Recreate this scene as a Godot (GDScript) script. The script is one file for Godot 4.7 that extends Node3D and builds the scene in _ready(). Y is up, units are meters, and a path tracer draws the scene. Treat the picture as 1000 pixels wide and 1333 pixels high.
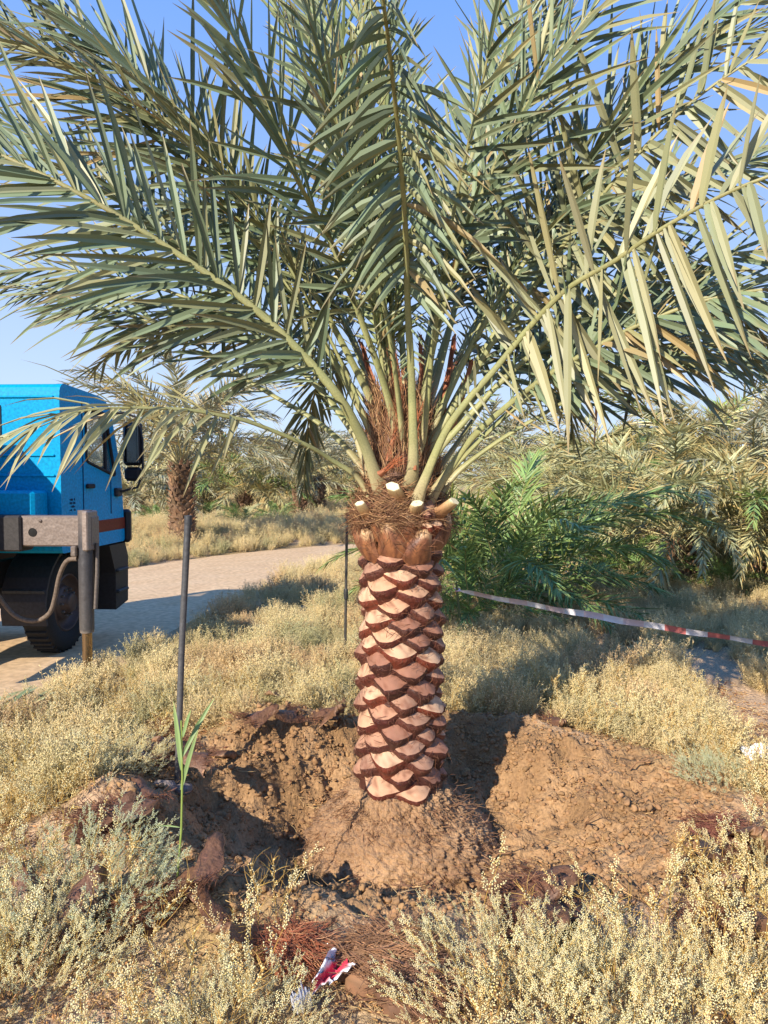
extends Node3D

const F := 963.0
const EYE := Vector3(0, 1.7, 0)
const PITCH := -0.0462
const GOLD := 2.39996
const ORD := ["first", "second", "third", "fourth", "fifth", "sixth", "seventh", "eighth", "ninth", "tenth", "eleventh", "twelfth", "thirteenth", "fourteenth", "fifteenth", "sixteenth"]

var rng := RandomNumberGenerator.new()
var taken := {}
var M := {}
var n_a := FastNoiseLite.new()
var n_b := FastNoiseLite.new()
var n_c := FastNoiseLite.new()
var n_d := FastNoiseLite.new()

# ------------------------------------------------------------------ mesh builder
class MB:
	var v := PackedVector3Array()
	var n := PackedVector3Array()
	var c := PackedColorArray()
	var u := PackedVector2Array()
	var ix := PackedInt32Array()
	func vert(p: Vector3, nn: Vector3, col: Color, t := Vector2.ZERO) -> int:
		v.append(p); n.append(nn); c.append(col); u.append(t)
		return v.size() - 1
	func tri(a: int, b: int, d: int) -> void:      # counter-clockwise from outside
		ix.append(a); ix.append(d); ix.append(b)
	func quad(a: int, b: int, d: int, e: int) -> void:
		tri(a, b, d); tri(a, d, e)
	func smooth(from := 0, first := 0) -> void:
		for k in range(from, n.size()):
			n[k] = Vector3.ZERO
		for k in range(first, ix.size(), 3):
			var a := ix[k]; var b := ix[k + 2]; var d := ix[k + 1]
			var q := (v[b] - v[a]).cross(v[d] - v[a])
			n[a] += q; n[b] += q; n[d] += q
		for k in range(from, n.size()):
			n[k] = n[k].normalized() if n[k].length_squared() > 1e-20 else Vector3.UP
	func poly(p: Array, col: Color, centre = null) -> void:   # flat convex face, turned away from centre
		var q: Vector3 = (p[1] - p[0]).cross(p[2] - p[0]).normalized()
		if centre != null:
			var m := Vector3.ZERO
			for x in p: m += x
			if q.dot(m / p.size() - centre) < 0.0:
				p = p.duplicate(); p.reverse(); q = -q
		var at := []
		for x in p: at.append(vert(x, q, col))
		for k in range(1, p.size() - 1): tri(at[0], at[k], at[k + 1])
	func box(o: Vector3, s: Vector3, col: Color, bev := 0.01, xf := Transform3D.IDENTITY) -> void:
		var h := s * 0.5
		var cc := {}
		for sx in [-1, 1]:
			for sy in [-1, 1]:
				for sz in [-1, 1]:
					var p := Vector3(h.x * sx, h.y * sy, h.z * sz)
					var e := Vector3(bev * sx, bev * sy, bev * sz)
					cc[[sx, sy, sz]] = [xf * (o + p - Vector3(0, e.y, e.z)), xf * (o + p - Vector3(e.x, 0, e.z)), xf * (o + p - Vector3(e.x, e.y, 0))]
		var ctr := xf * o
		for s1 in [-1, 1]:
			poly([cc[[s1, -1, -1]][0], cc[[s1, 1, -1]][0], cc[[s1, 1, 1]][0], cc[[s1, -1, 1]][0]], col, ctr)
			poly([cc[[-1, s1, -1]][1], cc[[1, s1, -1]][1], cc[[1, s1, 1]][1], cc[[-1, s1, 1]][1]], col, ctr)
			poly([cc[[-1, -1, s1]][2], cc[[1, -1, s1]][2], cc[[1, 1, s1]][2], cc[[-1, 1, s1]][2]], col, ctr)
			for s2 in [-1, 1]:
				poly([cc[[s1, s2, -1]][0], cc[[s1, s2, -1]][1], cc[[s1, s2, 1]][1], cc[[s1, s2, 1]][0]], col, ctr)
				poly([cc[[-1, s1, s2]][1], cc[[-1, s1, s2]][2], cc[[1, s1, s2]][2], cc[[1, s1, s2]][1]], col, ctr)
				poly([cc[[s1, -1, s2]][0], cc[[s1, -1, s2]][2], cc[[s1, 1, s2]][2], cc[[s1, 1, s2]][0]], col, ctr)
				for s3 in [-1, 1]:
					poly([cc[[s1, s2, s3]][0], cc[[s1, s2, s3]][1], cc[[s1, s2, s3]][2]], col, ctr)
	# tube through points; r may be a number or an array; flat squeezes it across the second axis
	func tube(p: PackedVector3Array, r, sides: int, col, flat := 1.0, nref := Vector3.ZERO, caps := true) -> void:
		var v0 := v.size(); var i0 := ix.size()
		var pn := nref if nref != Vector3.ZERO else Vector3(0.31, 0.22, 0.92)
		var rings := []
		for k in p.size():
			var t := (p[mini(k + 1, p.size() - 1)] - p[maxi(k - 1, 0)]).normalized()
			pn = (pn - t * t.dot(pn))
			pn = pn.normalized() if pn.length() > 1e-4 else t.cross(Vector3(0.7, 0.1, 0.7)).normalized()
			var sd := pn.cross(t)
			var rr: float = r[k] if r is Array or r is PackedFloat32Array else r
			var cl: Color = col[k] if col is Array else col
			var ring := []
			for s in sides:
				var a := TAU * s / sides
				ring.append(vert(p[k] + sd * cos(a) * rr + pn * sin(a) * rr * flat, Vector3.UP, cl, Vector2(float(s) / sides, float(k))))
			rings.append(ring)
		for k in p.size() - 1:
			for s in sides:
				var s2 := (s + 1) % sides
				quad(rings[k][s], rings[k][s2], rings[k + 1][s2], rings[k + 1][s])
		smooth(v0, i0)
		if caps and sides > 3:
			for e in [0, p.size() - 1]:
				var q := []
				for s in sides: q.append(v[rings[e][s]])
				poly(q, col[e] if col is Array else col, p[1] if e == 0 else p[p.size() - 2])
	# lathe about local y: profile of (radius, y)
	func lathe(prof: Array, sides: int, col: Color, xf := Transform3D.IDENTITY, flat_ends := true) -> void:
		var v0 := v.size(); var i0 := ix.size()
		var rings := []
		for q in prof:
			var ring := []
			for s in sides:
				var a := TAU * s / sides
				ring.append(vert(xf * Vector3(cos(a) * q.x, q.y, -sin(a) * q.x), Vector3.UP, col, Vector2(float(s) / sides, q.y)))
			rings.append(ring)
		for k in prof.size() - 1:
			for s in sides:
				var s2 := (s + 1) % sides
				quad(rings[k][s], rings[k][s2], rings[k + 1][s2], rings[k + 1][s])
		smooth(v0, i0)
	func mesh() -> ArrayMesh:
		var a := []
		a.resize(Mesh.ARRAY_MAX)
		a[Mesh.ARRAY_VERTEX] = v; a[Mesh.ARRAY_NORMAL] = n; a[Mesh.ARRAY_COLOR] = c; a[Mesh.ARRAY_TEX_UV] = u; a[Mesh.ARRAY_INDEX] = ix
		var m := ArrayMesh.new()
		m.add_surface_from_arrays(Mesh.PRIMITIVE_TRIANGLES, a)
		return m

# ------------------------------------------------------------------ scene helpers
func numbered(called: String) -> String:
	var k: int = taken.get(called, 0)
	taken[called] = k + 1
	return called if k == 0 else "%s_%03d" % [called, k]

func tag(o: Node, label: String, category := "", group := "", kind := "") -> Node:
	if label: o.set_meta("label", label)
	if category: o.set_meta("category", category)
	if group: o.set_meta("group", group)
	if kind: o.set_meta("kind", kind)
	return o

func thing(called: String, label: String, category: String, where := Vector3.ZERO, group := "") -> Node3D:
	var o := Node3D.new()
	o.name = numbered(called)
	add_child(o)
	o.position = where
	tag(o, label, category, group)
	return o

func put(mesh: Mesh, called: String, mat: Material, parent: Node = null) -> MeshInstance3D:
	var o := MeshInstance3D.new()
	o.mesh = mesh
	o.material_override = mat
	o.cast_shadow = GeometryInstance3D.SHADOW_CASTING_SETTING_ON
	if parent == null:
		o.name = numbered(called)
		add_child(o)
	else:
		o.name = called
		parent.add_child(o, true)
	return o

func scatter(mesh: Mesh, mat: Material, xs: Array, cols: Array, called: String, parent: Node = null) -> MultiMeshInstance3D:
	var mm := MultiMesh.new()
	mm.transform_format = MultiMesh.TRANSFORM_3D
	mm.use_colors = true
	mm.mesh = mesh
	mm.instance_count = xs.size()
	for k in xs.size():
		mm.set_instance_transform(k, xs[k])
		mm.set_instance_color(k, cols[k])
	var o := MultiMeshInstance3D.new()
	o.multimesh = mm
	o.material_override = mat
	if parent == null:
		o.name = numbered(called)
		add_child(o)
	else:
		o.name = called
		parent.add_child(o, true)
	o.set_meta("kind", "stuff")
	return o

func at(px: float, py: float, d: float) -> Vector3:
	var q := Vector3((px - 500.0) / F, -(py - 666.5) / F, -1.0) * d
	return EYE + q.rotated(Vector3.RIGHT, PITCH)

func gp(px: float, py: float, h := 0.0) -> Vector3:
	var q := Vector3((px - 500.0) / F, -(py - 666.5) / F, -1.0).rotated(Vector3.RIGHT, PITCH)
	return EYE + q * ((h - EYE.y) / q.y)

func on_ground(px: float, py: float) -> Vector3:
	var p := gp(px, py)
	for k in 6: p = gp(px, py, ground_h(p.x, p.z))
	return p

func lin(r: float, g: float, b: float) -> Color:      # eight-bit sRGB to linear
	return Color(r / 255.0, g / 255.0, b / 255.0).srgb_to_linear()

func vary(c: Color, k: float) -> Color:
	var f := 1.0 + rng.randf_range(-k, k)
	return Color(c.r * f * (1 + rng.randf_range(-k, k) * 0.25), c.g * f, c.b * f * (1 + rng.randf_range(-k, k) * 0.3))

func rv(a: float, b: float) -> float:
	return rng.randf_range(a, b)

# ------------------------------------------------------------------ textures and materials
func noise_image(freq: float, octaves: int, sd: int, lo: float, hi: float, size := 512, kind := FastNoiseLite.TYPE_SIMPLEX_SMOOTH, sx := 1.0) -> Image:
	var n := FastNoiseLite.new()
	n.noise_type = kind
	n.frequency = freq
	n.fractal_octaves = octaves
	n.seed = sd
	var src := n.get_seamless_image(size, size)
	src.convert(Image.FORMAT_L8)
	if sx != 1.0:
		var w := Image.create(size, size, false, Image.FORMAT_L8)
		var small := src.duplicate() as Image
		small.resize(size, int(size / sx), Image.INTERPOLATE_LANCZOS)
		for k in int(sx): w.blit_rect(small, Rect2i(0, 0, size, small.get_height()), Vector2i(0, k * small.get_height()))
		src = w
	var d := src.get_data()
	for k in d.size():
		d[k] = int(clampf(lerpf(lo, hi, d[k] / 255.0), 0, 1) * 255.0)
	return Image.create_from_data(size, size, false, Image.FORMAT_L8, d)

func grey_tex(img: Image) -> ImageTexture:
	var im := img.duplicate() as Image
	im.convert(Image.FORMAT_RGB8)
	im.generate_mipmaps()
	return ImageTexture.create_from_image(im)

func norm_tex(img: Image, k: float) -> ImageTexture:
	var im := img.duplicate() as Image
	im.convert(Image.FORMAT_RGBA8)
	im.bump_map_to_normal_map(k)
	return ImageTexture.create_from_image(im)

func mat(col: Color, rough: float, vertex := true, tex: Texture2D = null, nrm: Texture2D = null, scale := 1.0, world := false, nk := 1.0) -> StandardMaterial3D:
	var m := StandardMaterial3D.new()
	m.albedo_color = col
	m.roughness = rough
	m.vertex_color_use_as_albedo = vertex
	m.cull_mode = BaseMaterial3D.CULL_DISABLED
	if tex:
		m.albedo_texture = tex
	if nrm:
		m.normal_enabled = true
		m.normal_texture = nrm
		m.normal_scale = nk
	if tex or nrm:
		m.uv1_triplanar = true
		m.uv1_world_triplanar = world
		m.uv1_scale = Vector3.ONE * scale
	return m

func make_materials() -> void:
	var grit := noise_image(0.03, 5, 11, 0.70, 1.12)
	var lump := noise_image(0.02, 5, 12, 0.0, 1.0)
	var fine := noise_image(0.08, 4, 13, 0.82, 1.05)
	var grain := noise_image(0.05, 4, 14, 0.5, 1.15, 512, FastNoiseLite.TYPE_SIMPLEX_SMOOTH, 8.0)   # long across x, short along y
	var t_grit := grey_tex(grit); var t_fine := grey_tex(fine); var t_grain := grey_tex(grain)
	var nm_lump := norm_tex(lump, 14.0); var nm_grain := norm_tex(grain, 6.0); var nm_fine := norm_tex(fine, 6.0)
	M.soil = mat(Color.WHITE, 0.95, true, t_grit, nm_lump, 3.1, true, 1.4)
	M.soil.metallic_specular = 0.25
	M.road = mat(Color.WHITE, 0.95, true, t_fine, nm_fine, 0.23, true, 0.25)
	M.road.metallic_specular = 0.25
	M.clod = mat(Color.WHITE, 0.95, true, t_grit, nm_lump, 3.0, false, 0.8)
	M.clod.metallic_specular = 0.25
	M.leaf = mat(Color.WHITE, 0.5)
	M.leaf.backlight = Color(0.22, 0.24, 0.14)
	M.far_leaf = mat(Color.WHITE, 0.45)
	M.far_leaf.backlight = Color(0.36, 0.38, 0.24)
	M.scrub = mat(Color.WHITE, 0.75)
	M.scrub.backlight = Color(0.30, 0.28, 0.16)
	M.petiole = mat(Color.WHITE, 0.5, true, t_fine, nm_fine, 2.0, false, 0.2)
	M.bark = mat(Color.WHITE, 0.55, true, t_grit, nm_lump, 5.0, false, 0.8)
	M.cut = mat(Color.WHITE, 0.85, true, t_fine, nm_grain, 9.0, false, 0.8)
	M.fibre = mat(Color.WHITE, 0.8)
	M.root = mat(Color.WHITE, 0.95, true, t_grit, nm_lump, 6.0, false, 1.2)
	M.trunk_far = mat(Color.WHITE, 0.9, true, t_grit, nm_lump, 3.0, false, 1.0)
	M.paint = mat(Color.WHITE, 0.5, true, t_fine, null, 0.7)
	M.paint.metallic_specular = 0.25
	M.black = mat(Color.WHITE, 0.6, true, t_grit, nm_fine, 1.5, false, 0.3)
	M.steel = mat(Color.WHITE, 0.5, true, t_fine, nm_lump, 0.9, false, 0.12)
	M.steel.metallic = 0.2
	M.chrome = mat(Color.WHITE, 0.25)
	M.chrome.metallic = 0.9
	M.rubber = mat(Color.WHITE, 0.85, true, t_grit, nm_fine, 2.0, false, 0.4)
	M.plastic = mat(Color.WHITE, 0.4)
	M.plastic.backlight = Color(0.4, 0.4, 0.4)
	M.glass = StandardMaterial3D.new()
	M.glass.transparency = BaseMaterial3D.TRANSPARENCY_ALPHA
	M.glass.albedo_color = Color(0.55, 0.62, 0.6, 0.22)
	M.glass.roughness = 0.04
	M.mirror = mat(Color.WHITE, 0.06)
	M.mirror.metallic = 1.0

# ------------------------------------------------------------------ ground shape
const ROAD := [Vector3(-7.5, 2.0, 8), Vector3(-5.6, 2.0, 1), Vector3(-4.9, 2.0, -4), Vector3(-4.35, 2.05, -8), Vector3(-3.8, 1.85, -11.5), Vector3(-2.7, 1.55, -15), Vector3(-0.4, 1.35, -17.8), Vector3(3.2, 1.35, -19.4), Vector3(9, 1.4, -20.6), Vector3(20, 1.4, -22)]

func road_in(x: float, z: float) -> float:      # metres inside the road edge (negative outside)
	var best := -99.0
	if x < -12 or z > 10 or z < -26: return best
	var p := Vector2(x, z)
	for k in ROAD.size() - 1:
		var a := Vector2(ROAD[k].x, ROAD[k].z); var b := Vector2(ROAD[k + 1].x, ROAD[k + 1].z)
		var t := clampf((p - a).dot(b - a) / (b - a).length_squared(), 0, 1)
		best = maxf(best, lerpf(ROAD[k].y, ROAD[k + 1].y, t) - p.distance_to(a.lerp(b, t)))
	return best

func pit_e(x: float, z: float) -> float:        # 1 on the rim of the dug pit
	var dx := x - 0.12; var dz := z + 3.86
	var rx := 1.36 if dx < 0 else 1.5
	var rz := 1.0 if dz < 0 else 1.08
	return sqrt(dx * dx / (rx * rx) + dz * dz / (rz * rz)) + n_b.get_noise_2d(x * 60, z * 60) * 0.13

func bump(x: float, z: float, cx: float, cz: float, r: float) -> float:
	return exp(-((x - cx) * (x - cx) + (z - cz) * (z - cz)) / (r * r))

func soil_mask(x: float, z: float) -> float:
	if absf(x) > 3.2 or z > -1.2 or z < -6.5: return 0.0
	return 1.0 - smoothstep(1.0, 1.25, pit_e(x, z))

func path_mask(x: float, z: float) -> float:   # the worn bare strip on the right
	var cx := 2.8 + (z + 6.0) * -0.16
	return (1.0 - smoothstep(0.15, 0.4, absf(x - cx + n_b.get_noise_2d(x * 40, z * 40) * 0.2))) * smoothstep(-7.6, -6.6, z)

func ground_h(x: float, z: float) -> float:
	var h := n_a.get_noise_2d(x * 12, z * 12) * 0.07
	var far := Vector2(x, z + 4).length()
	if far > 16: h += n_a.get_noise_2d(x * 2.5 + 50, z * 2.5) * 0.35 * smoothstep(16, 40, far)
	if x < -1 and z < -13: h += 0.18 * smoothstep(0.0, 2.5, -road_in(x, z)) * smoothstep(-12, -16, z)
	var ri := road_in(x, z)
	if ri > -0.8:
		h = lerpf(h, -0.01, smoothstep(-0.8, 0.0, ri))
		h -= 0.07 * smoothstep(0.05, 0.3, ri)
	if absf(x) < 3.5 and z < -1.0 and z > -6.8:
		var e := pit_e(x, z)
		var inside := 1.0 - smoothstep(0.45, 1.02, e)
		var deep := 0.34 + 0.10 * bump(x, z, -0.75, -3.5, 0.5) - 0.13 * bump(x, z, -0.05, -3.05, 0.42)
		if x > 0.55: deep -= 0.20 * smoothstep(0.6, 1.35, x)
		h -= deep * inside
		h += 0.07 * exp(-pow((e - 1.12) / 0.16, 2))
		h += 0.13 * bump(x, z, -0.62, -4.72, 0.33) + 0.17 * bump(x, z, -1.35, -3.55, 0.30) + 0.12 * bump(x, z, -1.15, -3.0, 0.25)
		h += 0.07 * bump(x, z, 0.95, -4.35, 0.4)
		var sm := 1.0 - smoothstep(1.0, 1.3, e)
		if sm > 0.0:
			var q := n_c.get_noise_2d(x * 100, z * 100)
			h += sm * (q * 0.06 + absf(n_d.get_noise_2d(x * 90, z * 90)) * 0.045 - 0.012 + absf(n_d.get_noise_2d(x * 240 + 9, z * 240)) * 0.024 + n_c.get_noise_2d(x * 420, z * 420) * 0.010)
	return h

func lines(lo: float, hi: float, step: float, reach: float) -> PackedFloat32Array:
	var a := []
	var x := lo; var s := step
	while x > -reach:
		s *= 1.07; x -= s; a.push_front(x)
	x = lo
	while x < hi: a.append(x); x += step
	s = step
	while x < reach:
		a.append(x); s *= 1.07; x += s
	return PackedFloat32Array(a)

func build_ground() -> void:
	var xs := lines(-1.75, 2.0, 0.024, 260.0)
	var zs := lines(-5.4, -2.35, 0.024, 260.0)
	var mb := MB.new()
	var damp := lin(150, 118, 84); var dry_soil := lin(186, 150, 110); var sand := lin(204, 174, 140); var litter := lin(178, 152, 108)
	for z in zs:
		for x in xs:
			var sm := soil_mask(x, z)
			var q := n_b.get_noise_2d(x * 30, z * 30) * 0.5 + 0.5
			var col: Color = litter.lerp(sand, smoothstep(0.35, 0.7, q))
			col = col.lerp(sand, path_mask(x, z))
			col = col.lerp(damp.lerp(dry_soil, smoothstep(0.3, 0.75, n_c.get_noise_2d(x * 35, z * 35) * 0.5 + 0.5)), sm)
			mb.vert(Vector3(x, ground_h(x, z), z), Vector3.UP, col)
	var w := xs.size()
	for j in zs.size() - 1:
		for i in w - 1:
			var a := j * w + i
			mb.quad(a, a + w, a + w + 1, a + 1)
	mb.smooth()
	tag(put(mb.mesh(), "ground", M.soil), "sandy ground with a dug brown soil pit", "", "", "structure")
	# the road: a sheet of packed sand laid in a shallow bed
	var c := Curve3D.new()
	for p in ROAD: c.add_point(Vector3(p.x, p.y, p.z))
	var rb := MB.new()
	var pts := []
	for k in ROAD.size() - 1:
		for s in 10:
			var t := s / 10.0
			var p0: Vector3 = ROAD[maxi(k - 1, 0)]; var p3: Vector3 = ROAD[mini(k + 2, ROAD.size() - 1)]
			pts.append(ROAD[k].cubic_interpolate(ROAD[k + 1], p0, p3, t))
	var across := 16
	for k in pts.size():
		var p: Vector3 = pts[k]
		var d: Vector3 = pts[mini(k + 1, pts.size() - 1)] - pts[maxi(k - 1, 0)]
		var side := Vector3(-d.z, 0, d.x).normalized()
		for s in across + 1:
			var f := (s * 2.0 / across - 1.0)
			var q := Vector3(p.x, 0, p.z) + side * f * p.y
			var rut := exp(-pow((absf(f) - 0.45) / 0.16, 2)) * 0.018
			q.y = 0.0 - rut + n_b.get_noise_2d(q.x * 50, q.z * 50) * 0.02 - (0.05 if s == 0 or s == across else 0.0)
			rb.vert(q, Vector3.UP, lin(228, 198, 158).lerp(lin(208, 174, 132), n_a.get_noise_2d(q.x * 40, q.z * 40) * 0.5 + 0.5))
	for k in pts.size() - 1:
		for s in across:
			var a := k * (across + 1) + s
			rb.quad(a, a + 1, a + across + 2, a + across + 1)
	rb.smooth()
	tag(put(rb.mesh(), "dirt_road", M.road), "packed sandy track running past the truck", "", "", "structure")

# ------------------------------------------------------------------ palm fronds
func leaflet(mb: MB, base: Vector3, dir: Vector3, nrm: Vector3, ln: float, wd: float, col: Color, tip: Color, droop: float, fold: float, st := 5, bend := 0.0) -> void:
	var S: Array = [0.0, 0.12, 0.45, 0.75, 1.0] if st == 5 else [0.0, 0.4, 1.0]
	var W: Array = [0.4, 0.85, 1.0, 0.68, 0.04] if st == 5 else [0.6, 1.0, 0.06]
	var side := dir.cross(nrm).normalized()
	var nl := (nrm + side * fold).normalized(); var nr := (nrm - side * fold).normalized()
	var pl := -1
	for k in S.size():
		var s: float = S[k]; var w: float = W[k] * wd * 0.5
		var p := base + dir * ln * s + Vector3(0, -droop * s * s * ln, 0) + nrm * bend * s * s * ln
		var e := nrm * fold * w
		var cl := col if s < 0.9 else tip
		var a := mb.vert(p - side * w + e, nl, cl)
		mb.vert(p, nl, cl); mb.vert(p, nr, cl); mb.vert(p + side * w + e, nr, cl)
		if pl >= 0:
			mb.quad(pl, pl + 1, a + 1, a)
			mb.quad(pl + 2, pl + 3, a + 3, a + 2)
		pl = a

func sample_curve(ctrl: Array, n: int) -> PackedVector3Array:
	var out := PackedVector3Array()
	var lens := [0.0]
	var dense := PackedVector3Array()
	for k in ctrl.size() - 1:
		var a: Vector3 = ctrl[maxi(k - 1, 0)]; var d: Vector3 = ctrl[mini(k + 2, ctrl.size() - 1)]
		for s in 12: dense.append(ctrl[k].cubic_interpolate(ctrl[k + 1], a, d, s / 12.0))
	dense.append(ctrl[-1])
	for k in range(1, dense.size()): lens.append(lens[-1] + dense[k].distance_to(dense[k - 1]))
	var j := 0
	for k in n:
		var want: float = lens[-1] * k / (n - 1)
		while j < lens.size() - 2 and lens[j + 1] < want: j += 1
		out.append(dense[j].lerp(dense[j + 1], clampf((want - lens[j]) / maxf(1e-6, lens[j + 1] - lens[j]), 0, 1)))
	return out

# Works out a frond: its rachis mesh and the list of its leaflets (base, dir, nrm, length, width, colour, tip, droop, fold)
func plan_frond(ctrl: Array, o: Dictionary) -> Dictionary:
	var n: int = o.get("n", 46)
	var p := sample_curve(ctrl, n)
	var total := 0.0
	for k in range(1, n): total += p[k].distance_to(p[k - 1])
	var rad := []; var cols := []; var T := []; var N := []
	var r0: float = o.get("r", 0.042)
	var gap: Color = o.get("petiole", lin(158, 160, 108))
	var nref: Vector3 = o.get("face", Vector3.ZERO)
	var az: Vector3 = p[n - 1] - p[0]
	az.y = 0
	az = az.normalized()
	for k in n:
		var t := float(k) / (n - 1)
		var q := 1.0 - t
		rad.append(r0 * (0.13 + 0.42 * pow(q, 1.3)) + r0 * 0.55 * exp(-t / 0.045))
		cols.append(vary(lin(190, 178, 136).lerp(gap, smoothstep(0.02, 0.14, t)).lerp(lin(150, 146, 96), smoothstep(0.3, 0.8, t)), 0.12))
		var d := (p[mini(k + 1, n - 1)] - p[maxi(k - 1, 0)]).normalized()
		T.append(d)
		var nn: Vector3
		if nref != Vector3.ZERO:
			nn = nref
		else:
			var hz := Vector2(d.x, d.z).length()
			nn = -az * d.y + Vector3.UP * hz
		nn = (nn - d * d.dot(nn)).normalized()
		N.append(nn)
	var rb := MB.new()
	rb.tube(p, rad, o.get("sides", 8), cols, 0.62, N[0])
	var leaves := []
	var step: float = o.get("step", 0.037)
	var t0: float = o.get("t0", 0.24)
	var L: float = o.get("leaf", 0.5)
	var wide: float = o.get("wide", 0.027)
	var base_col: Color = o.get("col", lin(114, 128, 98))
	for sgn: float in [-1.0, 1.0]:
		var x := total * t0 * 0.62 + rv(0, step)
		var g := 0
		while x < total * 0.995:
			var t := x / total
			var fi := t * (n - 1)
			var k := int(fi)
			var pos := p[k].lerp(p[mini(k + 1, n - 1)], fi - k)
			var d: Vector3 = T[k]; var nn: Vector3 = N[k]
			var sd := d.cross(nn).normalized() * sgn
			var b: float = [-0.35, 0.15, 0.70][g % 3] + rv(-0.28, 0.28)
			var a := lerpf(o.get("a0", 0.95), o.get("a1", 0.45), smoothstep(t0, 1.0, t)) + rv(-0.24, 0.24)
			var ll := L * (0.62 + 0.38 * smoothstep(t0, t0 + 0.2, t)) * lerpf(1.0, 0.42, smoothstep(0.62, 1.0, t)) * rv(0.72, 1.18)
			var ww := wide * rv(0.8, 1.15) * lerpf(1.0, 0.65, smoothstep(0.7, 1.0, t))
			var stp := step
			if t < t0:               # the stiff spines low on the stalk
				ll = L * lerpf(0.12, 0.45, smoothstep(t0 * 0.62, t0, t)); ww = wide * 0.38; stp = step * 2.0; a = 0.75
			var out := (sd * cos(b) + nn * sin(b)).normalized()
			var dir := (d * cos(a) + out * sin(a) + Vector3(0, -float(o.get("sag", 0.0)), 0)).normalized()
			if dir.y < 0.2: dir = (dir + Vector3(0, -float(o.get("hang", 0.12)), 0)).normalized()
			var ln := (nn - dir * nn.dot(dir))
			ln = ln.normalized() if ln.length() > 0.05 else sd
			ln = ln.rotated(dir, rv(-0.45, 0.45) + sgn * 0.25)
			var col := vary(base_col, 0.24)
			if rng.randf() < 0.22: col = col.lerp(lin(168, 160, 112), rv(0.2, 0.7))
			var tip := col.lerp(lin(150, 118, 78), 0.6)
			if rng.randf() < o.get("dead", 0.035): col = vary(lin(160, 142, 100), 0.15); tip = col
			leaves.append([pos + out * rad[k] * 0.6, dir, ln, ll, ww, col, tip, rv(0.0, 0.15) + float(o.get("droop", 0.0)), rv(0.3, 0.75), rv(-0.07, 0.07)])
			g += 1
			x += stp * (0.5 if g % 3 != 0 else 1.8) * rv(0.7, 1.4)
	return {"rachis": rb, "leaves": leaves}

func emit(mb: MB, q: Array, st := 5) -> void:
	leaflet(mb, q[0], q[1], q[2], q[3], q[4], q[5], q[6], q[7], q[8], st, q[9])

func px_curve(a: Array) -> Array:
	var out := []
	for q in a: out.append(at(q[0], q[1], q[2]))
	return out

const PALM := Vector3(0.09, 0.0, -4.0)

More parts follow.
